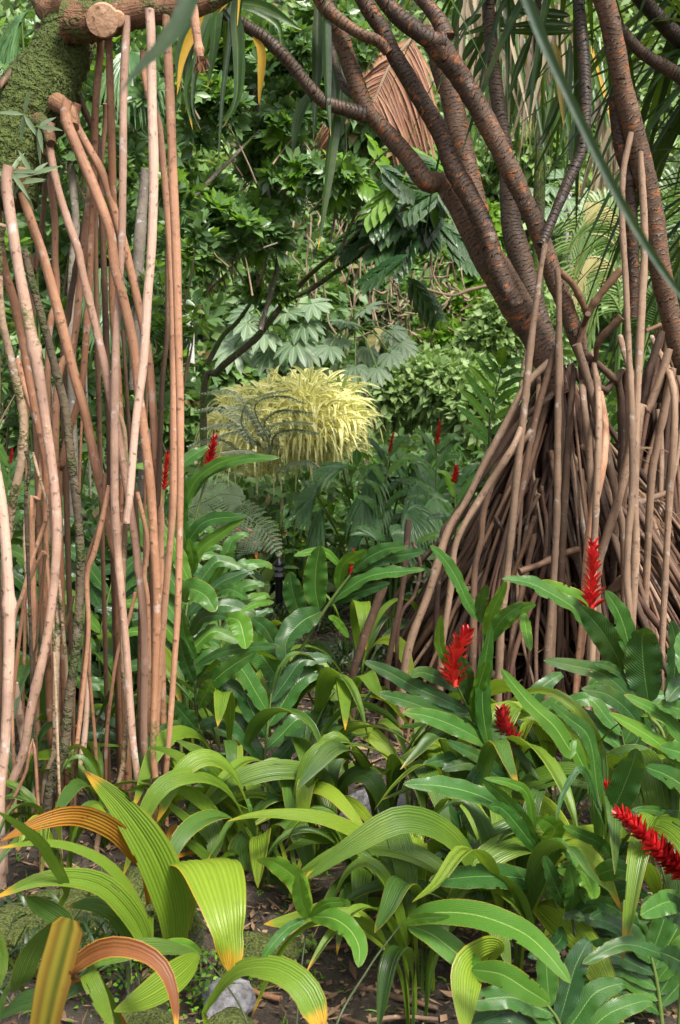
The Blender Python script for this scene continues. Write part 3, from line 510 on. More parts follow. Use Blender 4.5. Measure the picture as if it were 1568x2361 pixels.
for s, ww, d0, d1, mt in [
 ('I 724,-40 698,100 665,330 625,650 590,1000 550,1350 K 515,150 480,500 440,900', (13, 16, 18, 18, 17), 3.95, 4.0, 'cone_pale'),
 ('I 796,120 808,280 806,700 800,1200 K 795,100 775,500 740,1000', (14, 16, 19, 23), 3.95, 4.05, 'cone_pale'),
 ('I 820,600 830,1200 K 815,100 790,600 760,1100', (8, 12, 16), 4.1, 4.15, 'cone_pale'),
 ('H 1262,830 1240,930 1210,1100 1205,1400 I 1225,150 1245,600 1265,1000 1270,1500 K 1245,200 1235,500 1250,800', (13, 15, 16, 16, 13), 3.9, 3.95, 'cone_pale'),
 ('H 1318,950 1325,1070 1340,1300 1345,1568 I 1330,300 1310,700 1290,1100 1280,1500 K 1290,300 1270,700', (14, 19, 20, 18, 14), 3.92, 4.0, 'cone_pale'),
 ('I 790,600 740,780 680,980 620,1250 585,1450 K 490,300 450,700', (16, 17, 16, 14), 4.0, 4.1, 'cone_root'),
 ('I 905,740 880,1000 855,1400 K 830,300', (15, 17, 16), 4.05, 4.1, 'cone_root'),
 ('I 920,590 980,780 1050,1040 1120,1320 1170,1568 K 1220,400', (18, 19, 17, 15), 4.0, 4.1, 'cone_pale'),
 ('I 945,720 985,1000 1015,1350 K 1025,200 1000,900', (16, 16, 16, 14), 4.05, 4.1, 'cone_root'),
 ('I 750,700 600,850 470,1100 340,1340 230,1568 K 110,200 0,560 -150,1000', (16, 17, 18, 18), 4.25, 4.3, 'cone_pale'),
 ('I 790,860 560,1080 380,1350 K 150,100 60,350', (14, 14, 13), 4.35, 4.4, 'cone_root'),
 ('I 1500,620 1440,820 1370,1000 1300,1180', (20, 20, 18), 4.1, 4.15, 'cone_pale'),
 ('I 1455,510 1390,720 1340,980 1290,1200 K 1180,0', (17, 16, 14), 4.15, 4.2, 'cone_root'),
 ('I 1520,740 1470,1000 1420,1250 1380,1568', (19, 18, 16), 4.1, 4.2, 'cone_pale'),
 ('I 965,650 1080,740 1170,830 1230,900', (16, 15, 12), 4.2, 4.3, 'cone_root'),
 ('I 990,800 1100,880 1200,990', (18, 16, 13), 4.2, 4.3, 'cone_root'),
 ('I 960,900 1000,1300 K 1020,260 1000,900', (17, 15, 13), 4.0, 4.05, 'cone_pale'),
 ('I 1280,900 1240,1300 K 1180,0 1100,250 1050,450 1040,900', (20, 20, 18), 4.05, 4.1, 'cone_pale'),
 ('I 560,1150 350,1500 K 170,250 130,550 80,900 60,1200', (15, 16, 17), 3.95, 4.0, 'cone_pale'),
 ('I 650,1100 450,1350 K 340,50 320,250 280,450 270,900', (14, 17, 18), 4.05, 4.1, 'cone_root'),
 ('I 1530,900 K 1500,0 1480,400 1460,800', (17, 16, 15), 4.0, 4.1, 'cone_pale'),
 ('I 1100,1200 K 1000,200 960,780 930,1050 900,1400', (20, 18, 14), 4.0, 4.05, 'root'),
 ('I 1060,1000 K 1030,300 1020,850 1000,1200 960,1450', (17, 16, 15), 3.95, 4.0, 'cone_pale')]:
    x0, y0, _ = px(s)[0]; par = ra if 'H' not in s[:2] and not s.startswith('I 15') else rb
    if y0 > 850 or 'K' == s[0]: s = f'F {1300 + (x0 - 1300) * .8:.0f},{min(y0 - 130, 870):.0f},.35 {x0:.0f},{y0:.0f} ' + ' '.join((s.split()[0],) + tuple(s.split()[2:])); ww = (ww[0] * .7,) + tuple(ww)
    proot(par, s, ww, d0, d1, mt)
for s, ww in [('I 820,140 900,220 950,320 990,410', (18, 15, 16)), ('I 1200,120 1060,290 985,420 930,600', (18, 17, 14)), ('I 990,400 950,500', (14, 10)), ('I 1200,420 1060,570 1040,690', (18, 16, 11)), ('I 1350,510 1440,470', (10, 8)),
              ('K 560,450 700,400 830,340 930,310', (16, 15, 16))]:
    proot(ra, s, ww, 4.1, 4.2, 'root_brown', ground=False)
# the cones themselves: roots leave the trunk base and spread down to a ring on the ground
def cone(parent, top, base, n, rt, rb_, hz, mats, wr=(.006, .0155), a0=0, a1=2 * math.pi, named=True, inner=.25):
    b = MB()
    for k in range(n):
        a = random.uniform(a0, a1); f = random.uniform(inner, 1) ** .7; z0 = top[2] + random.uniform(-hz, .12)
        t = (top[2] - z0) / max(.01, top[2]); rs = rt + (rb_ - rt) * max(0, t) * random.uniform(.5, 1)
        s = np.array([top[0] + rs * math.cos(a) * f, top[1] + rs * math.sin(a) * f, z0]); a2 = a + random.gauss(0, .42)
        e = np.array([base[0] + rb_ * f * math.cos(a2) * random.uniform(.85, 1.12), base[1] + rb_ * f * math.sin(a2) * random.uniform(.85, 1.12), -.03])
        m = s * .5 + e * .5; m[:2] += (m[:2] - np.array(base[:2])) * random.uniform(-.02, .13); m += rng.normal(size=3) * .03
        w_ = random.uniform(*wr); q = [s, s * .75 + m * .25 + rng.normal(size=3) * .012, m, e * .75 + m * .25 + rng.normal(size=3) * .012, e]
        tb = tube(q, [w_, w_ * .95, w_ * .85, w_ * .75], n=8 if named else 6, seg=22, jit=.03, bulge=[random.uniform(.1, 1)])
        if named: bb = MB(); bb.add(tb); bb.build('prop_root', random.choice(mats), parent)
        else: b.add(tb)
    if not named: return b.build('inner_roots', mats[0], parent)
tA = P(1290, 905, 4.5); tB = P(1560, 800, 4.9); bA = np.array([P(1330, 1650, 4.75)[0], 4.72, 0]); bB = np.array([P(1640, 1650, 5.0)[0], 4.95, 0])
CR_, CP_, CB_ = M['cone_root'], M['cone_pale'], M['root_brown']
cone(ra, tA, bA, 98, .06, .92, .55, [CR_, CR_, CP_, CB_], a0=math.pi * .85, a1=math.pi * 2.15, inner=.78)
cone(rb, tB, bB, 74, .08, .8, .7, [CR_, CR_, CP_, CB_], a0=math.pi * .85, a1=math.pi * 2.1, inner=.7)
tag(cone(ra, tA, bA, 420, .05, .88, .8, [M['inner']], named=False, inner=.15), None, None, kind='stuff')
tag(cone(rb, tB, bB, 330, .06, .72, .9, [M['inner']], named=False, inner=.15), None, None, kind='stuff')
# broken root pieces caught in the cone
for k in range(26):
    t = random.random(); z0 = .25 + t * .9; r = (.74 - .5 * t) * .98; a = math.pi * random.uniform(1.0, 1.9); par, bs = (ra, bA) if k % 3 else (rb, bB)
    s = np.array([bs[0] + r * math.cos(a), bs[1] + r * math.sin(a), z0]); dv = nrmz(np.array([random.gauss(0, .6), random.gauss(0, .2), random.gauss(-.3, .6)])); w_ = random.uniform(.008, .02)
    b = MB(); b.add(tube([s, s + dv * random.uniform(.05, .11), s + dv * random.uniform(.12, .28) + [0, 0, -.03]], w_, n=8, seg=6, jit=.05)); b.build('broken_root', random.choice([CR_, CB_, CP_]), par)
# leaf crowns over the right hand trees; dark leaf colour paints in backlit silhouettes
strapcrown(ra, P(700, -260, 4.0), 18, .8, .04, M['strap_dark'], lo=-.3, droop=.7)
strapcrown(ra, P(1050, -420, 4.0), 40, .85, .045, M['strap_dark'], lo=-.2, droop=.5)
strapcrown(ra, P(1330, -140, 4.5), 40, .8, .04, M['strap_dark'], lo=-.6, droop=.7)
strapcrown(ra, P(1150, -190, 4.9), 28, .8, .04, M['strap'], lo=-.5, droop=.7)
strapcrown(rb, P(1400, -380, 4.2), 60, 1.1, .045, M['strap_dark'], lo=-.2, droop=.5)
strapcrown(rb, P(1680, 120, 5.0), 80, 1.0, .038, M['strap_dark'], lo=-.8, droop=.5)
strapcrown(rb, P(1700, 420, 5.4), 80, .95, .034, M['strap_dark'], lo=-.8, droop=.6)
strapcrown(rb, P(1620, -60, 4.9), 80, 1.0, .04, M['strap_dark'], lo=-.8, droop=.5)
strap(ra, ['G 740,-60 735,200 730,500 710,900', 'G 790,-60 790,200 800,600 820,860', 'G 840,-60 900,600 860,850 800,1100 760,1400', 'G 760,-40 770,300 745,560', 'G 880,560 820,1000 740,1568', 'G 830,400 850,700 780,1100', 'G 700,560 620,740 580,980'], 4.2, 24, M['strap_dark'])
strap(ra, ['H 200,-60 150,150 170,260', 'H 640,210 540,450 490,640', 'H 500,-50 515,150 525,300', 'H 780,250 800,420 840,800', 'H 640,60 420,150 170,230', 'H 700,330 640,520 590,650', 'H 830,560 760,740 690,930', 'H 880,250 860,550 830,800', 'H 900,200 600,200 400,190', 'H 320,90 230,150 170,200',
  'H 300,230 230,330 200,400', 'H 370,300 290,450 270,500', 'H 910,740 900,900 890,1080', 'H 880,100 780,90 440,60', 'H 900,160 700,150 430,170'], 4.7, 20, M['strap'])

# ------------------------------------------------------------------ palm grass clumps (pleated leaves)
def clump(gx, gy, label, lvs, mats=('pg', 'pg', 'pg_lime'), group='clumps of pleated palm grass', extra=0, el=.6, cat='plant', name='palm_grass', z=0):
    g = G(gx, gy) if isinstance(gx, float) or gy > 0 else None
    t = thing(name, g, label, cat, group)
    for L in lvs:
        s, d0, d1, W = L[:4]; o = L[4] if len(L) > 4 else {}
        q = path(s, d0, d1); wd = W * (d0 + d1) / 2 / FPX; pet = 0.
        if o.get('stem', True):
            a = g + np.array([random.uniform(-.04, .04), random.uniform(-.04, .04), .02]); dd = np.linalg.norm(q[0] - a)
            if dd > .05:
                tot = dd + sum(np.linalg.norm(q[i + 1] - q[i]) for i in range(len(q) - 1)); pet = dd / tot * .9
                mid = a * .45 + q[0] * .55; mid[2] += .1 * dd; q = [a, mid] + q
        b = MB(); b.add(ribbon(q, wd, o.get('n', (0, -.8, .6)), nx=o.get('nx', 22), seg=34, fold=o.get('fold', .12), pleat=o.get('pleat', .030), petiole=pet, pw=.012, curl=o.get('curl', 0), roll=o.get('roll', 0), prof=o.get('prof', prof_pg), wave=o.get('wave', 0)))
        b.build('leaf', M[o.get('m', random.choice(mats))], t)
    for k in range(extra): arch(t, g, el, mats)
    return t
def arch(t, g, el, mats, az=None, wd=None):
    az = random.uniform(0, 2 * math.pi) if az is None else az; h = el * random.uniform(.7, 1.25); r = el * random.uniform(.4, 1.0); dv = np.array([math.cos(az), math.sin(az), 0]); up = np.array([0, 0, 1.])
    q = [g + dv * .02, g + dv * r * .15 + up * h * .45, g + dv * r * .4 + up * h * .85, g + dv * r * .75 + up * h * 1.02, g + dv * r * 1.1 + up * h * .95, g + dv * r * 1.4 + up * h * random.uniform(.45, .95)]
    W = (wd or random.uniform(.05, .092)) * (el / .6) ** .5
    side = np.array([-dv[1], dv[0], 0]) * random.gauss(0, .25)
    b = MB(); b.add(ribbon(q, W, up + side + dv * .15, nx=20, seg=26, fold=random.uniform(.05, .35), pleat=.03, petiole=.33, pw=.010, roll=random.gauss(0, .5)))
    b.build('leaf', M[random.choice(mats)], t)
FC = dict(n=(0, -1, .15))
clump(420, 2200, 'tall palm grass with one broad upright leaf and one huge drooping leaf', [
  ('D 1000,1150 985,900 880,600 700,330 480,115', 2.65, 2.5, 88, dict(n=(.35, -1, .2), m='pg', fold=.3)),
  ('D 1045,1100 1040,860 1070,680 1190,640,-.1 1270,860,-.2 1310,1090,-.22 1318,1285,-.2', 2.75, 2.6, 152, dict(n=(0, .3, 1), m='pg_lime', prof=lambda v: np.clip((v / .5), 0, 1) ** .8 * np.clip((1 - v) / .48, 0, 1) ** .55 + .02, fold=.1, curl=.15)),
  ('D 1010,1120 1020,900 1015,700', 2.8, 2.8, 60, dict(m='pg_dark', n=(1, -.6, 0)))], mats=('pg',))
clump(330, 2170, 'palm grass with an orange dying leaf arching left across the roots', [
  ('D 790,640 680,480 520,390 370,375 180,430 0,520', 2.6, 2.3, 52, dict(m='pg_dry', n=(0, -1, .2))),
  ('D 860,1100 790,900 640,680 430,560 200,530 -60,570', 2.45, 2.2, 30, dict(m='pg', n=(.2, -.6, 1))),
  ('D 850,1130 760,960 600,790 420,735 200,750 -40,850', 2.4, 2.15, 55, dict(m='pg', n=(.2, -.7, .7), fold=.4)),
  ('D 790,1120 680,950 530,880 370,895', 2.4, 2.3, 50, dict(m='pg_dark', n=(-.2, -.8, .6)))])
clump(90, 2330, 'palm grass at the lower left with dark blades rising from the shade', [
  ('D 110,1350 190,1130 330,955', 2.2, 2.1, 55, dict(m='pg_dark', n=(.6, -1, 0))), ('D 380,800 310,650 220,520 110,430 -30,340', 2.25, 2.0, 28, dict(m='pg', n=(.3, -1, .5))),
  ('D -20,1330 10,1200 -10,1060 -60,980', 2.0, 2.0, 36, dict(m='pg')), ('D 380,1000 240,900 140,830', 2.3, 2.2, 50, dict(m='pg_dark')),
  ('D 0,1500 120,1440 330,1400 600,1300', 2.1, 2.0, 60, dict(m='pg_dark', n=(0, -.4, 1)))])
clump(140, 2560, 'palm grass in the near left corner with a yellow striped blade', [('D 240,1640 300,1350 400,960', 1.9, 1.75, 80, dict(m='pg_stripe', n=(0, -1, .1), prof=lambda v: 1 - .25 * np.abs(v - .55) - .8 * np.clip(v - .94, 0, 1) * 8, stem=False, pleat=.01))], group='clumps of pleated palm grass')
clump(300, 2480, 'palm grass near the left corner with a brown curled dead blade', [
  ('D 390,1300 470,1190 620,1125 790,1150 920,1240 985,1400 1010,1640', 2.0, 1.9, 44, dict(m='pg_brown', n=(.5, -.7, .5), fold=.5)),
  ('D 520,1230 700,1150 900,1118 1145,1165', 2.1, 2.2, 42, dict(m='pg', n=(0, -.8, .5))), ('D 1135,1165 1020,1270 850,1390 650,1490', 2.2, 2.0, 70, dict(m='pg_lime', n=(.2, -1, .4), stem=False)),
  ('D 500,1260 570,1420 650,1600', 2.0, 1.9, 42, dict(m='pg'))])
clump(760, 2640, 'palm grass at the bottom centre with a broad blade arching right', [('M 180,1560 240,1390 340,1280 450,1245 590,1260 740,1370 850,1620', 2.0, 1.85, 66, dict(m='pg', n=(-.1, -.6, 1), fold=.3, prof=lambda v: np.clip((v - .12) / .5, .08, 1) ** .8 * np.clip((1 - v) / .12, 0, 1) ** .5))], mats=('pg',))
clump(950, 2160, 'palm grass with long blades arching left over the bare soil', [
  ('M 1385,935 1250,680 1080,500 850,395 600,365 430,375 300,405', 3.0, 2.7, 44, dict(m='pg_lime', n=(0, -.6, 1))),
  ('M 1310,935 1190,720 1060,590 900,590 730,740', 3.0, 2.8, 40, dict(m='pg_lime', n=(-.2, -.6, 1))), ('M 1340,930 1240,720 1100,600 950,560 800,650', 3.05, 2.9, 46, dict(m='pg', n=(0, -.6, 1))),
  ('M 1330,900 1180,620 1010,510 800,495 620,580', 3.1, 2.9, 52, dict(m='pg', n=(0, -1, .5))), ('M 1290,930 1200,880 1050,890 800,955', 2.95, 2.7, 42, dict(m='pg', n=(0, -.5, 1))),
  ('M 1310,950 1260,1000 1200,1030 1330,1180', 2.9, 2.8, 30, dict(m='pg')), ('M 1300,935 1100,780 950,760 830,900', 3.1, 2.9, 40, dict(m='pg_dark')),
  ('M 1330,925 1240,870 1050,820 880,870', 3.1, 3.0, 20, dict(m='pg_brown'))])
clump(1010, 2140, 'palm grass with upright pleated blades beside the lowest ginger stems', [
  ('M 1440,980 1430,760 1360,580 1260,510 1190,560', 3.0, 2.85, 78, dict(m='pg_lime', n=(.2, -1, .6))), ('M 1510,1050 1520,830 1525,610', 2.9, 2.85, 60, dict(m='pg', n=(.1, -1, 0))),
  ('L 160,1150 210,900 230,640', 2.95, 2.9, 60, dict(m='pg')), ('L 330,1100 420,950 560,780', 3.1, 3.2, 60, dict(m='pg_dark'))])
clump(1230, 2160, 'palm grass with a wide lime fan leaf yellowing at its tip', [
  ('L 1040,500 900,460 720,480 560,560,-.1 620,780,-.15 690,965,-.15', 3.05, 2.85, 125, dict(m='pg_lime', n=(0, -.6, 1), fold=.05, prof=lambda v: np.clip(v / .4, 0, 1) ** .7 * np.clip((1 - v) / .45, 0, 1) ** .6 + .02)),
  ('L 1260,460 1080,480 860,530 620,650', 2.9, 2.7, 50, dict(m='pg_lime', n=(0, -.8, .7))), ('L 760,880 900,990 1080,1200 1250,1600', 2.6, 2.3, 80, dict(m='pg_lime', n=(.2, -1, .2))),
  ('L 1120,1400 1180,1100 1140,900 1100,780', 2.6, 2.7, 88, dict(m='pg_lime', n=(0, -1, 0))), ('L 1020,560 1060,760 1040,900', 2.9, 2.8, 55, dict(m='pg'))])
clump(1060, 2400, 'palm grass at the lower right with a broad pale blade hanging down', [('L 520,1150 420,1180 350,1290 340,1640', 2.35, 2.1, 88, dict(m='pg_lime', n=(0, -1, .2), fold=.05)), ('L 480,1100 520,1000 600,1250', 2.5, 2.4, 50, dict(m='pg'))], mats=('pg_lime',))
clump(700, 2080, 'palm grass with yellow tipped blades drooping over the path edge', [
  ('M 560,420 640,310 760,220 880,240 1000,360 1130,530', 3.3, 3.0, 42, dict(m='pg_lime', n=(.2, -.7, 1))), ('M 850,300 980,290 1100,390 1230,600', 3.3, 3.0, 26, dict(m='pg_lime')),
  ('M 700,330 800,180 950,110 1130,110 1345,180', 3.5, 3.6, 26, dict(m='pg', n=(0, -.7, 1))), ('M 600,330 650,260 800,380 880,410', 3.3, 3.2, 40, dict(m='pg')),
  ('M 450,700 340,520 260,380 250,350 330,340 430,350', 3.3, 3.2, 70, dict(m='pg', n=(0, -1, .2))), ('M 440,690 500,540 610,440', 3.3, 3.3, 50, dict(m='pg_dark')),
  ('M 470,420 560,300 690,350', 3.3, 3.2, 46, dict(m='pg'))])
clump(560, 2000, 'palm grass with curving blades right beside the pink roots', [
  ('D 1240,330 1170,170 1050,60 930,0 840,-10', 3.2, 3.0, 34, dict(m='pg', n=(.2, -.7, 1))), ('D 1400,350 1280,150 1150,20 1000,-60', 3.3, 3.2, 36, dict(m='pg')),
  ('D 1240,385 1120,270 1000,215 940,205', 3.1, 3.0, 32, dict(m='pg')), ('D 1060,360 1180,400 1220,500 1205,640', 3.1, 3.0, 62, dict(m='pg', n=(.2, -1, .5))),
  ('D 1200,630 1090,420 940,300 860,270', 3.1, 3.0, 20, dict(m='pg')), ('D 1230,640 1080,530 940,505', 3.0, 2.9, 22, dict(m='pg')),
  ('M 250,240 300,120 380,-30', 3.4, 3.5, 62, dict(m='pg_lime', n=(0, -1, .1))), ('D 990,600 980,480 1010,420', 3.1, 3.1, 40, dict(m='pg_dry')),
  ('M 400,690 380,560 470,420', 3.2, 3.2, 60, dict(m='pg_dark'))])
MID = [(150, 2060, .24, 'on the soil left of the orange leaf stalk'), (980, 2260, .3, 'just above the broad pale hanging blade'), (250, 1960, .26, 'between the feet of the pink roots'), (60, 1950, .28, 'at the foot of the leftmost pale roots'), (840, 2110, .26, 'in the middle of the foreground soil'), (680, 1930, .34, 'right of the blades beside the pink roots'), (1180, 2300, .40, 'under the broad matt ginger leaves'), (960, 2330, .34, 'below the thin fanning stem'), (610, 2030, .34, 'left of the bare foreground soil'), (740, 1985, .28, 'behind the twisted bright leaves'), (1090, 2060, .42, 'behind the long horizontal dark ginger leaf'), (450, 2010, .24, 'beside the foot of the pink roots'), (530, 1880, .42, 'behind the pink roots'), (640, 1830, .36, 'in front of the slanting ginger stem'), (790, 1850, .44, 'at the near edge of the soil path'), (960, 1920, .3, 'below the left side of the root cone'), (1120, 1960, .32, 'below the middle of the root cone'),
       (1290, 1980, .42, 'in the shade under the wavy ginger leaf'), (1450, 2020, .44, 'behind the long red ginger spike'), (820, 1640, .42, 'beside the leaning brown roots on the path'), (560, 1720, .34, 'left of the bare soil patch'), (450, 1760, .42, 'close behind the rightmost pink root'),
       (300, 1780, .42, 'deep among the pink roots'), (120, 1840, .42, 'behind the leftmost pale roots'), (690, 1600, .26, 'in front of the black lamp post'), (500, 1600, .28, 'left of the black lamp post'), (880, 1980, .42, 'below the yellow tipped blades'), (1380, 2230, .42, 'behind the lowest dark ginger stems'),
       (1540, 2200, .42, 'in the lower right corner thicket')]
for i, (gx, gy, el, lab) in enumerate(MID):
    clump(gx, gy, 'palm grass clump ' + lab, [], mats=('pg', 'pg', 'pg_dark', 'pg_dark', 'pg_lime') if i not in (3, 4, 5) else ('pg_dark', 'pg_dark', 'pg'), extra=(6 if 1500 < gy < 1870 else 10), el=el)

# ------------------------------------------------------------------ red gingers
def spike(parent, s, d, W, name='flower_spike', n=None, mat='bract', open_=1.):
    q = crom(path(s, d), 40); T = nrmz(np.gradient(q, axis=0)); L = np.linalg.norm(np.diff(q, axis=0), axis=1).sum(); wd = W * d / FPX
    n = n or int(42 + L / .005); v = np.linspace(.02, 1, n); i = (v * 39).astype(int); C = q[i]; Tn = T[i]; a = np.arange(n) * 2.399
    E1 = nrmz(np.cross(Tn, [0, 1, 0.1])); E2 = np.cross(Tn, E1); rad = np.cos(a)[:, None] * E1 + np.sin(a)[:, None] * E2
    o = (1.2 - .75 * v) * open_; D = Tn * 1. + rad * o[:, None] * 1.25; bl = wd * (.64 - .25 * v) * (.85 + .35 * rng.random(n))
    b = MB(); b.add(leaves(C + rad * wd * .08, D + rng.normal(size=D.shape) * .12, Tn - rad * .3, bl, bl * .42, droop=-.12, prof='ell', seg=4, fold=.55)); b.add(tube(q, [wd * .13, wd * .1, wd * .05], n=8)); return b.build(name, M[mat], parent)
def ginger(label, stem, sw, d, lvs, fls=(), mats=('gin',), stemmat='stem', group='red ginger stems', auto=0, al=150, aw=36, v0=.3, v1=1., base=None):
    q = path(stem, d[0], d[1]); g = q[0].copy() if base is None else np.array(base, float)
    if base is None: g[0] += (q[0][0] - q[1][0]) * .2; 
    g[2] = gz(g[0], g[1]); t = thing('red_ginger', g, label, 'plant', group)
    qq = [g] + q if q[0][2] > .05 else q; b = MB(); b.add(tube(qq, np.array([sw * 1.2, sw, sw * .8, sw * .5]) * d[0] / FPX / 2, n=8, seg=40)); b.build('stem', M[stemmat], t)
    for L in lvs:
        s, W = L[:2]; o = L[2] if len(L) > 2 else {}; dd = o.get('d', (d[0] + d[1]) / 2); d2 = o.get('d2', dd - .12)
        b = MB(); b.add(ribbon(path(s, dd, d2), W * dd / FPX, o.get('n', (.1, -1, .5)), prof=prof_gin, nx=12, seg=34, fold=o.get('fold', .22), wave=o.get('wave', .11), pw=.003, curl=o.get('curl', .12), roll=o.get('roll', 0)))
        b.build('leaf', M[o.get('m', random.choice(mats))], t)
    c = crom(qq, 60); T = nrmz(np.gradient(c, axis=0))
    for k in range(auto):
        v = v0 + (v1 - v0) * (k + .5) / auto; i = min(59, int(v * 59)); p = c[i]; sgn = 1 if k % 2 else -1; sd = nrmz(np.cross(T[i], [0.15, -1, .15])) * sgn; D = nrmz(sd * (1 - .3 * v) + T[i] * (.35 + .5 * v) + rng.normal(size=3) * .12)
        Lm = al * d[0] / FPX * random.uniform(.8, 1.1); e = p + D * Lm; m = p + D * Lm * .5 + np.array([0, 0, .1 * Lm]); e[2] -= Lm * random.uniform(.05, .4)
        b = MB(); b.add(ribbon([p, p + D * Lm * .22 + [0, 0, .05 * Lm], m, e * .8 + m * .2 + [0, 0, .05 * Lm], e], aw * d[0] / FPX * random.uniform(.85, 1.1), (0.1, -.7, 1), prof=prof_gin, nx=8, seg=22, wave=.10, pw=.003, curl=.1)); b.build('leaf', M[random.choice(mats)], t)
    for f in fls: spike(t, *f)
    return t
ginger('ginger with a loose scarlet flower spike and long leaves reaching left', 'L 620,230 480,0 K 370,1560 300,1420 240,1310 190,1210 160,1150', 9, (3.15, 3.0), [
  ('K 240,1330 100,1260 -100,1170 -260,1080 -420,1010', 40), ('K 300,1440 60,1340 -150,1260 -330,1210', 42), ('K 370,1540 200,1440 0,1360 -170,1330', 44), ('L 500,60 380,30 200,60 100,85', 36, dict(m='gin_dark')),
  ('L 620,210 400,80 210,110', 36), ('K 370,1560 330,1300 340,1050 385,790', 44, dict(n=(.4, -1, 0), m='gin')), ('K 250,1290 230,1120 190,980', 38, dict(n=(.3, -1, 0))), ('K 190,1200 60,1120 -60,1080 -120,1110', 34, dict(m='gin_dark')),
  ('K 280,1400 300,1200 360,1000', 42, dict(m='gin_lime', n=(.4, -1, 0))), ('L 560,130 420,40 K 100,1510', 30, dict(m='gin_dark')), ('K 130,1080 60,900 70,720', 26, dict(m='gin_lime'))],
  [('K 160,1170 150,1050 170,950 225,830', 3.0, 62), ('K 520,1600 500,1520 470,1420 450,1330', 3.1, 58, 'flower_spike', 110, 'bract_dark')], mats=('gin', 'gin', 'gin_dark'))
ginger('short ginger shoot with a pointed leaf curving up beside the root cone', 'K 370,1500 330,1100 335,780', 8, (3.3, 3.3), [
  ('K 320,760 240,650 160,480 80,360 0,285', 36, dict(n=(.7, -1, .2), m='gin')), ('K 330,770 320,660 350,530', 34, dict(m='gin_dark')), ('K 360,900 450,780 560,690 665,655', 36, dict(n=(-.3, -1, .6))), ('K 340,850 390,700 480,510', 30, dict(m='gin_lime')),
  ('K 590,700 600,800 630,945', 26, dict(m='gin_lime')), ('K 370,900 440,760 590,640', 36)], mats=('gin', 'gin_lime'))
ginger('ginger with a tall dense crimson spike against the root cone', 'K 1480,1560 1350,1330 1230,1130 1130,950 1060,800 1015,690', 10, (3.2, 3.1), [
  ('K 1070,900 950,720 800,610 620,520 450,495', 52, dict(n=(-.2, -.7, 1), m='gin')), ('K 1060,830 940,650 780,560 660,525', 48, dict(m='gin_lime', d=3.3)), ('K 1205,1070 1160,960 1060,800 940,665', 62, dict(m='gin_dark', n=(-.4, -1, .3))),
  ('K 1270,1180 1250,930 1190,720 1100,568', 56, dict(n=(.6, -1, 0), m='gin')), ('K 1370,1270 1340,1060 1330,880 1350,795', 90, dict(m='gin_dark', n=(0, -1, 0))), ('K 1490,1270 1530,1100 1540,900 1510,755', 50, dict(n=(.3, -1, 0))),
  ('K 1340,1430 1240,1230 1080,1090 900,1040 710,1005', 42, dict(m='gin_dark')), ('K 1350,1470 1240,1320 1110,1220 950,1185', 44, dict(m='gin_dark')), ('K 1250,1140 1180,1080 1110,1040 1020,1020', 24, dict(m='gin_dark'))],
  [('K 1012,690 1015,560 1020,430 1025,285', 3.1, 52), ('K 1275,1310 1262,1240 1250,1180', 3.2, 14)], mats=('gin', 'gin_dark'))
ginger('ginger at the right edge with wavy leaves crossing its thin stems', 'K 1700,1900 1500,1600 1360,1330', 9, (2.9, 2.9), [
  ('K 1800,1700 1568,1470 1420,1330 1215,1222', 44, dict(n=(-.3, -.8, 1))), ('K 1800,1900 1568,1640 1370,1480 1120,1335', 46, dict(n=(-.3, -.8, 1), m='gin_lime')), ('K 1750,1500 1640,1360 1530,1300 1420,1290', 50, dict(m='gin')),
  ('L 1900,560 1700,300 1520,160 1370,95', 62, dict(n=(-.3, -.8, .6))), ('L 1800,60 1600,20 1450,-20', 50), ('L 1700,420 1500,360 1390,340 1290,340', 22), ('L 1700,500 1530,400 1420,380', 46, dict(m='gin_dark')),
  ('K 1640,1500 1600,1300 1568,1170 1480,1260', 60, dict(m='gin_dark')), ('K 1700,800 1600,900 1580,1100', 50)], mats=('gin', 'gin_dark'))
ginger('ginger carrying a big glossy red cone that leans off the right edge', 'L 1568,1500 1600,1100 1640,850 1600,740', 12, (2.3, 2.35), [
  ('L 1640,1000 1520,900 1400,900 1335,990', 60, dict(m='gin_dark')), ('L 1600,860 1480,870 1340,940', 56, dict(m='gin')), ('L 1650,1250 1500,1180 1250,1110 1010,1220', 44, dict(m='gin_dark', n=(0, -.5, 1))), ('L 1700,1300 1560,1200 1450,1150', 60, dict(m='gin_dark'))],
  [('L 1640,730 1520,630 1400,520 1300,420 1225,365', 2.35, 62, 'flower_spike', 190)], mats=('gin_dark',))
ginger('slender dark ginger stem with one bright leaf twisting upward', 'L 1275,1640 1240,1100 1200,750 1150,450 1090,270 1055,150', 10, (2.55, 2.65), [
  ('L 1070,200 1000,60 940,-60 K 880,1568 780,1420 620,1270 440,1055', 46, dict(n=(.6, -1, .2), m='gin_lime', wave=.1, d=2.7)), ('L 1150,440 1100,250 K 1000,1500 870,1370 750,1270', 40, dict(m='gin', n=(.7, -1, 0), d=2.75)), ('L 1150,430 1230,250 1290,100 1320,-10', 70, dict(m='gin_dark', n=(-.2, -1, 0))),
  ('L 1195,700 1230,600 1330,560 1340,590', 40, dict(m='gin_dark')), ('L 1200,720 1250,660 1330,740', 50), ('L 1240,1050 1150,930 1060,850 990,800', 46, dict(m='gin', d2=2.4)), ('L 950,930 1080,860 1250,800 1390,830', 52, dict(m='gin_dark', n=(0, -1, .4))),
  ('L 1370,1090 1270,960 1150,880 1020,880', 40, dict(m='gin')), ('L 1195,650 1120,540 1000,480 900,430', 30), ('L 1160,480 1200,400 1180,560', 30), ('L 1100,330 1050,170 990,110 900,250 860,400', 16, dict(m='gin_dark'))],
  [('L 1235,340 1200,280 1140,190', 2.75, 34)], mats=('gin', 'gin_dark'), stemmat='stem_dark')
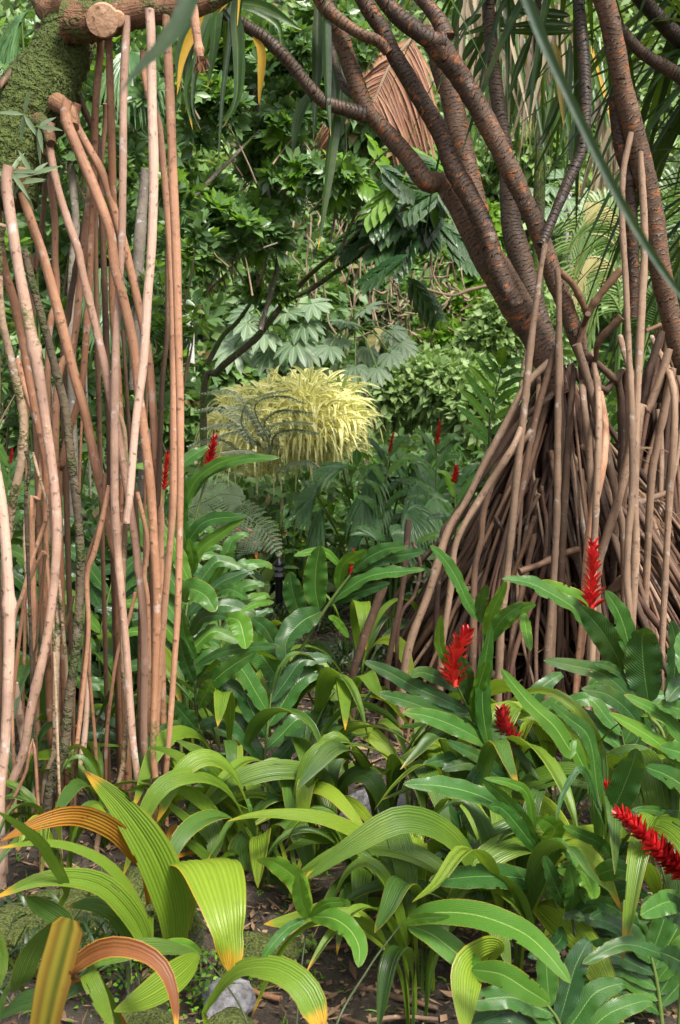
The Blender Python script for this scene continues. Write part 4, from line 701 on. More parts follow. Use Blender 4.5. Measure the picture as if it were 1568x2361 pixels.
ginger('ginger with a long horizontal dark leaf and wavy pale edged leaf', 'L 980,1350 930,1100 860,860 800,720 740,560 680,420 600,280', 13, (2.5, 2.65), [
  ('L 670,400 560,330 400,250 200,205 -10,195', 58, dict(n=(-.1, -.7, 1), m='gin', wave=.09)), ('L 800,790 650,730 450,720 300,730 135,745', 58, dict(m='gin_dark', n=(0, -.8, .6), d2=2.35)), ('L 760,580 690,420 560,270 440,165', 34, dict(m='gin', n=(-.5, -1, .3))),
  ('L 770,600 680,480 560,340 480,320', 36), ('L 880,720 850,600 820,520', 40, dict(m='gin')), ('L 740,500 700,260 600,190 450,160', 24, dict(m='gin_lime')), ('L 800,540 850,450 760,380', 54, dict(m='gin_lime', n=(0, -1, 0)))], mats=('gin', 'gin_dark'), stemmat='stem')
ginger('dark ginger stem with drooping leaves in front of the lime fan leaf', 'L 1020,1640 1000,1250 950,950 880,720 820,560', 8, (2.4, 2.55), [
  ('L 920,900 860,780 790,600', 40), ('L 940,930 960,800 930,650', 52, dict(m='gin', n=(.3, -1, 0))), ('L 870,680 1000,690 1060,780 1065,850', 50, dict(m='gin_lime')), ('L 1000,1230 1060,1140 1200,1110 1290,1150', 36, dict(m='gin_dark')),
  ('L 950,940 1060,890 1120,920 1050,960', 30), ('L 760,560 880,530 960,640 870,660', 24), ('L 1080,720 1200,680 1320,720', 50, dict(m='gin')), ('L 900,1010 870,1100 700,1180', 40, dict(m='gin_dark'))], mats=('gin', 'gin_dark'), stemmat='stem_dark')
ginger('thin stem fanning broad matt leaves toward the lower right', 'M 900,1640 1100,1250 1290,990', 7, (2.1, 2.3), [
  ('L 0,985 150,930 400,940 650,1030 800,1150 945,1330', 66, dict(m='gin_lime', n=(.2, -.8, .8), wave=.02, d=2.3, d2=2.1)), ('L 15,1000 150,1050 320,1180 420,1260 520,1320', 58, dict(m='gin_lime', n=(0, -.8, .8), wave=.02, d=2.3)), ('L 380,1250 550,1280 700,1370 830,1450', 60, dict(m='gin_lime', wave=.02, d=2.1)),
  ('M 1300,990 1400,960 1568,950', 24, dict(m='gin_lime'))], mats=('gin_lime',), stemmat='stem_dark', group='thin stemmed gingers')
ginger('thin upright stem topped by twisted bright leaves over bare soil', 'M 690,1620 720,1250 755,980', 7, (2.3, 2.4), [
  ('M 765,960 700,760 640,690 560,640 470,620', 52, dict(m='gin_lime', n=(.8, -1, 0), wave=.1, roll=.6)), ('M 770,950 900,960 1000,1030 1050,1130 1045,1240', 52, dict(m='gin_lime', n=(.3, -.8, .6), wave=.08)), ('M 750,960 640,1020 540,1130 500,1200', 26, dict(m='gin')),
  ('M 770,950 850,880 960,870 1000,890', 24), ('M 760,960 720,850 700,700', 40)], mats=('gin_lime',), stemmat='stem_dark', group='thin stemmed gingers')
ginger('thin stem in the near left corner behind the grey rock', 'D 1420,1600 1300,1350 1150,1160', 6, (2.2, 2.3), [('D 1150,1165 1050,1110 900,1130 760,1200', 30)], mats=('gin_lime',), stemmat='stem_dark', group='thin stemmed gingers')
ginger('slanting ginger in the centre holding a narrow red bud', 'J 480,1568 590,1300 680,1150 800,920 900,750 1000,600 1100,470', 11, (4.0, 3.9), [
  ('J 905,690 880,560 885,420 910,285', 58, dict(n=(.1, -1, 0), m='gin')), ('J 790,760 760,650 735,560 720,450', 51, dict(n=(.2, -1, 0), m='gin_dark')), ('J 915,700 800,760 700,880 700,1040', 63, dict(m='gin_dark', n=(-.4, -1, 0), d2=3.7)),
  ('J 950,670 1080,560 1250,470 1568,435', 41, dict(n=(0, -.7, 1))), ('J 1110,450 1200,370 1320,310 1450,290', 36, dict(m='gin')), ('J 1000,640 1150,580 1350,520', 31, dict(m='gin_dark')), ('J 1130,430 1300,370 1568,320', 36, dict(m='gin_dark')), ('J 1020,560 1060,400 1200,310', 36, dict(m='gin_lime', n=(.5, -1, 0))),
  ('J 660,1150 590,1040 520,940 410,760', 63, dict(n=(.4, -1, .2), m='gin')), ('J 700,1030 620,900 560,800 480,740', 48, dict(m='gin_dark')), ('J 640,1230 720,1190 800,1190', 24), ('J 650,1220 600,1200 570,1250', 48, dict(m='gin_dark')), ('J 1050,430 950,330 850,325 745,350', 21, dict(m='gin_lime')),
  ('J 1090,860 1010,760 960,735', 21, dict(m='gin_lime')), ('J 620,640 520,650 410,700', 19, dict(m='gin_lime'))],
  [('J 1098,465 1105,400 1118,312', 3.9, 13, 'flower_spike', 48)], mats=('gin', 'gin_dark'))
ginger('dark stemmed ginger with grey green leaves beside the rightmost pink root', 'J 140,1600 130,1200 100,850 45,680', 9, (3.5, 3.5), [
  ('J 50,640 90,560 190,600 255,700', 54, dict(m='gin', n=(0, -1, .4))), ('J 240,595 340,560 460,620', 28, dict(m='gin', d=3.6)), ('J 100,855 160,750 250,725 335,740', 30, dict(m='gin_dark')), ('J 320,735 400,760 430,850 445,935', 50, dict(m='gin_lime')),
  ('J 130,1040 280,960 450,925 665,915', 24, dict(m='gin_dark')), ('J 145,1275 230,1150 360,1040 510,950', 44, dict(m='gin', n=(-.3, -1, .3))), ('J 120,1150 60,1000 30,860', 34), ('J 130,1000 60,850 40,700', 30), ('J 140,1450 60,1350 -20,1260', 38, dict(m='gin_dark')),
  ('J 130,1170 180,1130 240,1080', 24), ('J 150,1300 200,1200 230,1120', 40)], mats=('gin', 'gin_dark'), stemmat='stem_dark')
ginger('tall ginger behind the pink roots with a red spike above paddle leaves', 'F 440,1600 430,1350 450,1200 478,1095', 9, (4.2, 4.2), [
  ('F 415,1300 440,1240 480,1200 568,1190', 34, dict(n=(-.4, -1, .4), m='gin')), ('F 425,1350 460,1270 510,1230 568,1188', 30, dict(m='gin_lime', n=(-.5, -1, .2))), ('F 475,1360 500,1320 520,1290 542,1272', 24, dict(m='gin_lime')),
  ('F 440,1150 480,1090 560,1060 645,1055', 26, dict(m='gin')), ('F 420,1180 450,1110 500,1070 560,1050', 28, dict(m='gin_lime')), ('F 430,1330 445,1300 435,1240', 26, dict(m='gin_lime')), ('F 440,1290 420,1200 425,1100', 30)],
  [('F 480,1098 484,1060 495,1008', 4.2, 32)], mats=('gin', 'gin_lime'))
# more gingers behind, with their own arching stems
RG = [('ginger with a red spike half hidden behind the pink roots', 'F 360,1620 365,1350 380,1100', 4.3, [('F 378,1130 382,1085 388,1045', 4.2, 24)], 9),
 ('ginger far left behind the mossy roots with a small red bud', 'F -10,1450 10,1200 25,1060', 5.0, [('F 24,1070 27,1050 28,1035', 5.0, 12)], 8),
 ('ginger with a red spike at the foot of the cecropia', 'F 880,1250 890,1120 897,1040', 6.0, [('F 897,1045 902,1020 907,998', 6.0, 13)], 9),
 ('ginger with a tall red spike in front of the pale green bush', 'F 1000,1250 1005,1120 1008,1020', 5.8, [('F 1007,1025 1011,1000 1014,972', 5.8, 15)], 9),
 ('ginger with a red spike beside the left hull of the root cone', 'F 1060,1350 1052,1220 1048,1110', 5.2, [('F 1045,1115 1050,1095 1052,1075', 5.2, 20)], 9),
 ('leafy ginger without a flower left of the centre ginger', 'F 560,1750 540,1680 550,1580', 4.4, [], 8), ('leafy ginger in the gap between pink roots', 'F 250,1750 230,1500 260,1330', 4.2, [], 9),
 ('leafy ginger low behind the pink roots', 'F 330,1850 300,1640 330,1480', 4.1, [], 9), ('leafy ginger behind the pale left roots', 'F 110,1700 120,1500 90,1300', 4.3, [], 9), ('leafy ginger left of the grey tree fern', 'F 420,1500 400,1280 380,1180', 4.8, [], 9),
 ('broad leaved ginger rising left of the dark stemmed ginger', 'F 420,1800 415,1550 440,1330', 4.0, [], 10), ('upright ginger between the pink roots and the centre ginger', 'F 520,1700 510,1500 500,1330', 4.6, [], 9), ('slender ginger rising through the middle of the strap leaves', 'F 640,2000 610,1800 625,1600', 3.6, [], 7), ('dark ginger stem rising left of the lime fan leaf', 'F 1110,2250 1090,2050 1060,1880', 3.0, [], 7), ('thin dark ginger in the right corner with layered leaves', 'L 1480,1700 1440,1350 1390,1120', 2.5, [], 8),
 ('dark leafy ginger at the lower right corner', 'L 1500,1700 1450,1300 1420,1050', 2.6, [], 9), ('dark leafy ginger just below the drooping crimson cone', 'L 1340,1600 1320,1300 1360,1000', 2.9, [], 8),
 ('dark leafy ginger under the tall crimson spike', 'K 1300,2000 1250,1700 1200,1450', 3.4, [], 8), ('dark leafy ginger at the right edge of the root cone', 'K 1568,1800 1540,1500 1500,1300', 3.5, [], 8),
 ('leafy ginger arching behind the short shoot', 'K 560,1900 520,1700 480,1500', 3.5, [], 7), ('low leafy ginger at the near right corner', 'L 900,1750 880,1560 800,1440', 2.2, [], 7)]
for lab, st, d, fl, na in RG: ginger(lab, st, 8 * 4.5 / d * .6 + 2, (d, d), [], fl, mats=('gin', 'gin_dark', 'gin', 'gin_lime') if d > 3.6 else ('gin', 'gin_dark'), auto=na + (3 if d < 5 else 5), al=(.30 if 3 < d < 5 else .22) * FPX / d, aw=(.07 if 3 < d < 5 else .05) * FPX / d, v0=.3)
ginger('shell ginger with ladder like leaves and one yellow leaf beside the root cone', 'I 370,1250 385,1000 440,780 455,700', 6, (5.2, 5.2), [
  ('I 440,780 400,720 350,670', 17), ('I 430,850 360,760 280,665', 19), ('I 415,930 320,800 235,715', 19), ('I 400,1010 300,880 215,765', 20), ('I 385,1090 280,960 185,875', 20), ('I 375,1170 270,1060 160,975', 20), ('I 455,740 500,700 590,680', 17), ('I 440,800 520,760 590,750', 17),
  ('I 425,880 510,830 590,800', 18), ('I 410,960 490,900 580,860', 19), ('I 395,1050 480,1010 560,960', 19), ('I 375,1150 450,1100 530,1060', 19), ('I 370,1210 300,1150 220,1100', 20), ('I 450,720 440,660 470,605', 30, dict(m='yel', n=(0, -1, 0)))] if False else [
  ('I 440,780 400,720 350,670', 17), ('I 430,850 360,760 280,665', 19), ('I 415,930 320,800 235,715', 19), ('I 400,1010 300,880 215,765', 20), ('I 385,1090 280,960 185,875', 20), ('I 375,1170 270,1060 160,975', 20), ('I 455,740 500,700 590,680', 17), ('I 440,800 520,760 590,750', 17),
  ('I 425,880 510,830 590,800', 18), ('I 410,960 490,900 580,860', 19), ('I 395,1050 480,1010 560,960', 19), ('I 375,1150 450,1100 530,1060', 19), ('I 370,1210 300,1150 220,1100', 20), ('I 450,720 445,660 470,605', 26, dict(m='gin_lime', n=(0, -1, 0)))], mats=('gin', 'gin', 'gin_lime'), stemmat='stem_dark', group='background gingers')

# ------------------------------------------------------------------ middle distance shrubs
def base_of(x, d): g = P(x, 1300, d); g[2] = gz(g[0], g[1]); return g
def stemtree(t, s, ws, d0, d1, mat, name='trunk', n=10, toground=False):
    q = path(s, d0, d1)
    if toground: e = q[0].copy(); e[2] = gz(e[0], e[1]) - .03; q = [e] + q; ws = [ws[0] * 1.15] + list(ws)
    b = MB(); b.add(tube(q, np.array(ws) * (d0 + d1) / 2 / FPX / 2, n=n, seg=max(16, 6 * len(q)), jit=.05)); return b.build(name, mat, t)
def rose_tree(name, label, blobs, n, k, L, W, mat, base, trunks=(), tmat='bark_bg', group=None, lite=0., upb=.5, prof='obo', seg=3, cat='tree', fold=.25, droop=.12, spread=.9, grav=0., inner=None):
    t = thing(name, base, label, cat, group)
    for s, ws, d0, d1 in trunks: stemtree(t, s, ws, d0, d1, M[tmat], 'trunk' if s is trunks[0][0] else 'branch')
    C, A = blob_pts(blobs, n); A = nrmz(A * .6 + np.array([0, -.35, upb]) + rng.normal(size=A.shape) * .35)
    if lite:
        m = rng.random(len(C)) < lite; b = MB(); b.add(rosettes(C[m], A[m], k, L, W, prof=prof, seg=seg, fold=fold, droop=droop, spread=spread)); b.build('young_leaves', M['tree_lite'], t); C, A = C[~m], A[~m]
    b = MB(); b.add(rosettes(C, A, k, L, W, prof=prof, seg=seg, fold=fold, droop=droop, spread=spread)); b.build('crown', mat, t)
    # twigs from inner points out to the rosettes
    tw = MB()
    for i in rng.choice(len(C), min(len(C), 90), replace=False):
        e = C[i]; s = e - A[i] * random.uniform(.15, .4) + [0, 0, -random.uniform(.05, .25)]; tw.add(tube([s, (s + e) / 2 + rng.normal(size=3) * .02, e], [.007, .003], n=4, seg=4, cap=False))
    tag(tw.build('twigs', M['twig'], t), None, None, kind='stuff'); return t
BL = []
for k in range(62):
    x, y = random.uniform(420, 830), random.uniform(20, 660)
    if x > 640 and y > 520 or x > 740 and y > 470: continue
    BL.append((x, y, random.uniform(6.6, 7.9), random.uniform(32, 72), random.uniform(22, 42)))
rose_tree('broadleaf_tree', 'large glossy leaved tree filling the space between the pink roots and the right hand limbs', BL, 1500, 9, .105, .036, M['tree'], base_of(560, 7.2),
   [('F 330,1300 335,800 330,560 325,380', (34, 30, 28, 26), 6.6, 6.6), ('F 330,560 420,480 520,380 600,300', (16, 13, 10, 6), 6.7, 6.9), ('F 600,760 640,600 620,450 590,200', (12, 10, 8, 6), 7.2, 7.2), ('F 410,620 520,600 640,560', (8, 7, 4), 6.7, 6.8), ('F 590,60 595,200 600,330', (12, 12, 9), 7.3, 7.3), ('F 760,560 780,470 800,420', (6, 5, 3), 7, 7)], lite=.22)
BL2 = [(x_, y_, random.uniform(5.2, 6.6), random.uniform(35, 75), random.uniform(25, 50)) for x_, y_ in [(random.uniform(0, 430), random.uniform(60, 1020)) for _ in range(80)]]
rose_tree('broadleaf_shrub', 'dense dark leaved shrub seen through the gaps between the pink roots', BL2, 1200, 8, .095, .034, M['tree'], base_of(180, 6.0),
   [('F 170,1200 165,700 175,520 160,350', (24, 22, 20, 18), 5.3, 5.3), ('F 210,1150 200,800 240,640 225,500', (5, 5, 4, 3), 4.9, 4.9), ('F 100,1100 120,900 60,820', (5, 4, 3), 4.9, 4.9), ('F 215,760 235,700 247,660', (5, 5, 4), 4.8, 4.8), ('F 310,900 320,600 335,390', (26, 26, 22), 5.2, 5.2)], lite=.18, cat='shrub')
BL3 = [(420, 250, 6.0, 70, 60), (520, 480, 6.2, 60, 40), (470, 140, 6.1, 60, 40)]
# tree with mossy slanting limbs and large lobed leaves
lt = thing('breadfruit_tree', base_of(480, 8), 'tree with mossy slanting limbs and big drooping lobed leaves left of the forked trunk', 'tree')
stemtree(lt, 'N 180,900 260,770 330,700 500,560 600,440 700,320 860,240 1060,100 1250,-30 1400,-150', (16, 17, 17, 18, 17, 15, 13, 12, 11, 10), 7.8, 7.2, M['twig_moss'], toground=True)
stemtree(lt, 'N 700,320 800,200 920,90 1080,-40 G 1240,1200', (15, 12, 11, 9, 7), 7.6, 7.0, M['twig_moss'], 'branch')
stemtree(lt, 'N 200,720 300,540 400,440 520,250 560,100', (14, 12, 9, 7, 5), 7.6, 7.6, M['twig_moss'], 'branch')
for s in ('G 880,1568 1010,1250 1020,1130 1080,1030 1200,920', 'G 1200,1500 1220,1250 1230,1120', 'G 1000,1568 1250,1430 1400,1240 1440,1180'): stemtree(lt, s, (8, 7, 6, 5), 7.0, 6.8, M['twig_moss'], 'branch')
def lobed(b, c, axis, n, L, W, nrm, fan=2.6, droop=.25, prof='obo', seg=5, web=True):    # palmate leaf: n lobes round the petiole end
    axis = nrmz(np.array(axis, float)); nrm = nrmz(np.array(nrm, float)); nrm = nrmz(nrm - axis * (nrm @ axis)); sd = np.cross(axis, nrm); a = np.linspace(-fan, fan, n)
    D = np.cos(a)[:, None] * axis + np.sin(a)[:, None] * sd; b.add(leaves(np.tile(c, (n, 1)), D, np.tile(nrm, (n, 1)) + rng.normal(size=(n, 3)) * .06, L * (1 - .25 * (np.abs(a) / max(fan, .1)) ** 2), W, droop=droop * (.7 + .6 * rng.random(n)), prof=prof, seg=seg, fold=.18, rnd=random.random()))
def pinlobe(b, c, ax, L, W, nrm, droop=.4):    # long leaf with side lobes
    ax = nrmz(np.array(ax, float)); nrm = nrmz(np.array(nrm, float)); sd = nrmz(np.cross(ax, nrm)); v = np.linspace(.15, .85, 5); r = random.random()
    for s in (-1, 1):
        D = ax * .8 + sd * s * .8; C = c + ax * (v * L)[:, None]; C[:, 2] -= droop * L * v ** 2 * .6; b.add(leaves(C, np.tile(D, (5, 1)) + [0, 0, -.25], np.tile(nrm, (5, 1)), W * (1.15 - np.abs(v - .45)), W * .45, droop=.2, prof='ell', seg=3, rnd=r))
    b.add(leaves(np.array([c]), np.array([ax]), np.array([nrm]), L, W * .8, droop=droop, prof='ell', seg=5, rnd=r))
fl, fd = MB(), MB()
for i in range(46):
    x, y = random.gauss(905, 75), random.gauss(440, 60); c = P(x, y, random.uniform(6.6, 7.4)); a = random.uniform(0, 6.28)
    pinlobe(fl if (y < 420 and random.random() < .5) else fd, c, (math.cos(a), random.uniform(-.7, .3), -.5 + .3 * math.sin(a)), random.uniform(.2, .33), .14, (random.gauss(0, .3), -.7, .8))
fl.build('young_leaves', M['tree_lite'], lt); fd.build('crown', M['gin_dark'], lt)  # crown gets a dark leaf colour to paint it as a silhouette
# cecropias
def cecropia(label, trunk, ws, d, tops, leaves_, R_, n=9):
    t = thing('cecropia', base_of(px(trunk)[0][0], d), label, 'tree', 'cecropias'); stemtree(t, trunk, ws, d, d, M['bark_bg'], toground=True)
    b = MB(); pt = MB(); top = P(*tops, d)
    for x, y, tilt in leaves_:
        c = P(x, y, d + random.uniform(-.35, .35)); pt.add(tube([top + [0, 0, -.05], (top + c) / 2 + [0, 0, .05], c], [.009, .006], n=5, seg=8, cap=False)); dv = c - top; dv[2] *= .3; dv[1] -= .15
        lobed(b, c, nrmz(dv) + [0, -.2, -.45 * tilt], n, R_ * random.uniform(.85, 1.15), R_ * .31, (0, -.75, .8), fan=2.1, droop=.35 * tilt)
    b.build('crown', M['cec'], t); pt.build('leaf_stalks', M['strap_lite'], t)
cecropia('cecropia with pale grey lobed leaves rising behind the variegated bush', 'N 1200,1000 1165,850 1140,680 1125,480', (8, 8, 8, 6), 9.5, (818, 745), [(835, 722, .8), (870, 770, .8), (780, 782, .8), (905, 760, 1), (795, 740, .5), (760, 800, 1), (845, 800, 1), (900, 815, 1), (820, 845, 1.2), (870, 850, 1.2), (780, 850, 1.2), (925, 790, 1), (845, 710, .4), (810, 710, .4)], .17)
cecropia('cecropia with larger dull lobed leaves left of the other cecropia', 'N 640,900 600,700 580,500 560,400', (9, 9, 8, 6), 10, (610, 735), [(560, 770, 1), (640, 700, .7), (700, 745, 1), (610, 770, 1), (575, 720, .6), (680, 790, 1), (540, 800, 1), (620, 810, 1.3), (660, 720, .6), (720, 700, .7), (700, 800, 1.1), (570, 745, .8)], .23)
cecropia('cecropia with whitish leaves seen between the forked limbs', 'H 880,1568 870,1350 850,1250 830,1180', (9, 9, 8, 6), 12, (1300, 430), [(1270, 430, .8), (1310, 460, 1), (1350, 450, .8), (1330, 490, 1), (1270, 480, 1), (1240, 440, .8), (1370, 480, 1), (1300, 410, .4)], .24)
# variegated grass-like bush
vb = thing('variegated_screw_pine', base_of(700, 9), 'sunlit cream and yellow striped strap leaved bush behind the ferns', 'shrub'); b = MB(); bd = MB()
for k in range(290):
    a = random.uniform(0, 2 * math.pi); rr_ = random.random() ** .5; x = 702 + 125 * rr_ * math.cos(a) - (k % 4 == 0) * 95; y = 975 + (k % 4 == 0) * 30 - 95 * rr_ * math.sin(a); c = P(x, y, 9.2 - .7 * math.sqrt(max(0, 1 - rr_ ** 2))); n = 8
    D = rdir(n) * [.9, .5, .5] + [.4 * rr_ * math.cos(a), -.3, .9]; b.add(leaves(np.tile(c, (n, 1)), D, D * 0 + [0, -1, .3] + .25 * rng.normal(size=D.shape), .36 * (.5 + .8 * rng.random(n)), .034, droop=.45 + .8 * rng.random(n), prof='strap', seg=7, fold=.3))
b.build('leaves', M['vari'], vb); b = MB(); n = 260; a = rng.uniform(0, 6.28, n); q_ = rng.random(n) ** .5; C = np.array([P(690 + 140 * u_ * math.cos(w_), 975 - 85 * u_ * math.sin(w_), 8.8) for u_, w_ in zip(q_, a)]); b.add(leaves(C, rdir(n) * [.9, .6, .4] + [0, -.3, .9], rdir(n), .40 * (.6 + .6 * rng.random(n)), .026, droop=.5 + .8 * rng.random(n), prof='strap', seg=7)); b.build('green_leaves', M['strap_lite'], vb); b = MB(); n = 26; C = np.array([P(random.uniform(600, 830), random.uniform(900, 960), 9) for _ in range(n)]); b.add(leaves(C, rdir(n, 3.5), rdir(n), .28, .02, droop=.1, prof='strap', seg=3)); b.build('young_leaves', M['strap_lite'], vb)
# pale leafy bushes
def leafmass(name, label, blobs, n, L, W, mat, base, group=None, cat='bush', kind=None, prof='ell', seg=2, droop=.2):
    C, A = blob_pts(blobs, n); D = nrmz(A * .8 + rng.normal(size=A.shape) * .6 + [0, -.2, -.1]); V = leaves(C, D, nrmz(A + [0, -.5, .9]) + rng.normal(size=A.shape) * .35, L * (.7 + .6 * rng.random(len(C))), W * (.7 + .6 * rng.random(len(C))), prof=prof, seg=seg, droop=droop)
    b = MB(); b.add(V); t = thing(name, base, label, cat, group); b.build('crown', mat, t)
    s = MB()
    for bl in blobs:
        c = P(bl[0], bl[1], bl[2]); 
        for k in range(3): e = c + rdir(1)[0] * bl[3] / FPX * bl[2] * .7; s.add(tube([np.array([base[0], base[1], base[2]]) * .35 + c * .65 + [0, 0, -.2], c, e], [.02, .006], n=5, seg=6, cap=False))
    s.build('branches', M['twig'], t); return t
leafmass('shrub', 'pale green rounded leafy bush right of the variegated bush', [(960, 890, 11, 90, 60), (1040, 910, 10.8, 100, 70), (1120, 960, 10.5, 90, 80), (900, 930, 11, 60, 60), (1000, 850, 11.5, 80, 40), (1080, 860, 11.5, 60, 40)], 5200, .12, .075, M['pale'], base_of(1020, 11), 'pale bushes')
leafmass('shrub', 'pale bush in the gap behind the forked trunk base', [(1160, 740, 12, 60, 70), (1130, 790, 12, 70, 60), (1220, 700, 12, 50, 60), (1280, 760, 11, 40, 80)], 2600, .11, .07, M['pale'], base_of(1160, 12), 'pale bushes')
# hillside trees, one by one
HT = [('bright green leafy tree on the slope between the forked limbs', [(1270, 260, 22, 110, 120), (1240, 380, 21, 90, 80), (1320, 330, 22, 70, 90)], 'hill', 6000),
 ('fresh green tree with tiered foliage left of the forked trunk', [(1100, 620, 13.2, 50, 50), (1070, 710, 13, 60, 40), (1110, 740, 12.8, 50, 40), (1040, 790, 12.6, 60, 30), (1115, 540, 13.4, 36, 60), (1150, 690, 13, 50, 50)], 'hill_lime', 3600),
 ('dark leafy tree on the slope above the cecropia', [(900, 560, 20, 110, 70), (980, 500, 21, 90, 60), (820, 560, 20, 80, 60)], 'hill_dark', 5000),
 ('dark tree on the slope right of the cecropia', [(950, 720, 17, 90, 70), (1010, 640, 18, 80, 60), (990, 800, 16, 70, 50)], 'hill_dark', 4500),
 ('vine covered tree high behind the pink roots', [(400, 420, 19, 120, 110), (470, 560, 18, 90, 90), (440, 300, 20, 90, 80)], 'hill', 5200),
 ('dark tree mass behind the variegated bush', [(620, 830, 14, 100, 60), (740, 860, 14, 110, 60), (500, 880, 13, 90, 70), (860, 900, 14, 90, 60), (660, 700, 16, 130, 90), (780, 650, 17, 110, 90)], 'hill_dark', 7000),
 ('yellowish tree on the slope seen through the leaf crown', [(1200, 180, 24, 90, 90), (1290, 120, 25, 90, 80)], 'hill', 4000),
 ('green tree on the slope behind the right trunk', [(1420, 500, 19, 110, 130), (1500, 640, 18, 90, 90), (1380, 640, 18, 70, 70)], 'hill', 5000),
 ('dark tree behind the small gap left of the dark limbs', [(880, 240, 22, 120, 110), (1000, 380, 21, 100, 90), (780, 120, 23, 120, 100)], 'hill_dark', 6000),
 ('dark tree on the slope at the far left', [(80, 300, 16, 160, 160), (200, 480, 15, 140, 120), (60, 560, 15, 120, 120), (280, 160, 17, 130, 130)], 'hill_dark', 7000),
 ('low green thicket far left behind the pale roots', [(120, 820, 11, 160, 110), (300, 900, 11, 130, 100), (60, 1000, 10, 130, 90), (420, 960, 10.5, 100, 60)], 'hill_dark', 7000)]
for lab, bl, mt, n in HT:
    s = bl[0][2] / 18; c = P(*bl[0][:3]); leafmass('hillside_tree', lab, bl, n, .20 * s + .04, .13 * s + .02, M[mt], (c[0], c[1] + .4, gz(c[0], c[1])), 'trees on the slope', 'tree')
# undergrowth over the whole slope
n = 60000; X = rng.uniform(-16, 18, n); Y = 15.5 + 28 * rng.random(n) ** 1.2; Z = np.array([gz(x, y) for x, y in zip(X, Y)]) + .2 + .9 * rng.random(n) ** 2; C = np.stack([X, Y, Z], 1)
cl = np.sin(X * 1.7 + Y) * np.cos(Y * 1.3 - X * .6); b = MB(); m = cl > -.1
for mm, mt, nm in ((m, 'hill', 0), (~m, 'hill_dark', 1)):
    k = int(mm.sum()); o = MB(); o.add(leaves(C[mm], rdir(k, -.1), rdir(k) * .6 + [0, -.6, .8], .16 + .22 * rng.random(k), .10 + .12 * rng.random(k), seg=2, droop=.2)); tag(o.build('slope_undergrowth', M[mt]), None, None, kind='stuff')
n = 16000; X = rng.uniform(-6, 8, n); Y = rng.uniform(9.3, 16, n); C = np.stack([X, Y, .05 + .55 * rng.random(n) * (.4 + .6 * np.abs(np.sin(X * 1.3 + Y)))], 1); o = MB(); o.add(leaves(C, rdir(n, .3), rdir(n) * .6 + [0, -.5, .9], .12 + .1 * rng.random(n), .05 + .04 * rng.random(n), seg=2, droop=.2)); tag(o.build('undergrowth', M['hill_dark']), None, None, kind='stuff')
# hanging lianas and bare twigs
b = MB()
for k in range(55):
    x, y = random.uniform(640, 1130), random.uniform(430, 640); d = random.uniform(12.3, 13.5); L = random.uniform(60, 230); q = [(x, y)]; 
    for j in range(5): q.append((q[-1][0] + random.gauss(0, 9), q[-1][1] + L / 5))
    b.add(tube([P(a, c, d + random.gauss(0, .08)) for a, c in q], random.uniform(.006, .014), n=4, seg=12, cap=False))
for k in range(50):
    x, y = random.gauss(990, 60), random.gauss(700, 45); d = random.uniform(12, 13); a = random.uniform(0, 6.28); L = random.uniform(30, 90); q = [(x, y)]
    for j in range(5): a += random.gauss(0, .5); q.append((q[-1][0] + L / 5 * math.cos(a), q[-1][1] + L / 5 * math.sin(a)))
    b.add(tube([P(u, v_, d + random.gauss(0, .1)) for u, v_ in q], [random.uniform(.012, .022), .005], n=4, seg=12, cap=False))
tag(b.build('hanging_lianas', M['twig']), None, None, kind='stuff')
def lone(name, label, s, ws, d, mat, cat='tree', group=None):
    t = thing(name, base_of(px(s)[-1][0], d), label, cat, group); q = path(s, d); g = q[-1].copy(); g[2] = gz(g[0], g[1]) - .05; b = MB(); b.add(tube(q + [g], np.array(list(ws) + [ws[-1]]) * d / FPX / 2, n=10, seg=40, jit=.05)); b.build('trunk', M[mat], t); return t
t = lone('pale_trunk', 'thin whitish trunk far behind, just right of the pink roots', 'F 440,430 438,520 436,620', (18, 20, 20), 12, 'bark_white')
t = lone('pale_trunk', 'thin white trunk far behind, seen between the forked limbs', 'F 1312,440 1308,560 1315,640', (13, 15, 16), 14, 'bark_white')
t = thing('dead_branch', P(1080, 690, 11), 'bare pale brown branch reaching left from behind the forked trunk', 'branch')
for s, w_ in (('I 360,225 250,250 150,285 60,270 -40,240', 9), ('I 130,290 90,340 30,360 -60,400 -160,390', 5), ('I 120,300 100,300 40,230', 6), ('I 110,330 60,380 -60,350', 5)): stemtree(t, s, (w_, w_ * .8, w_ * .6), 11, 11, M['twig'], 'limb')
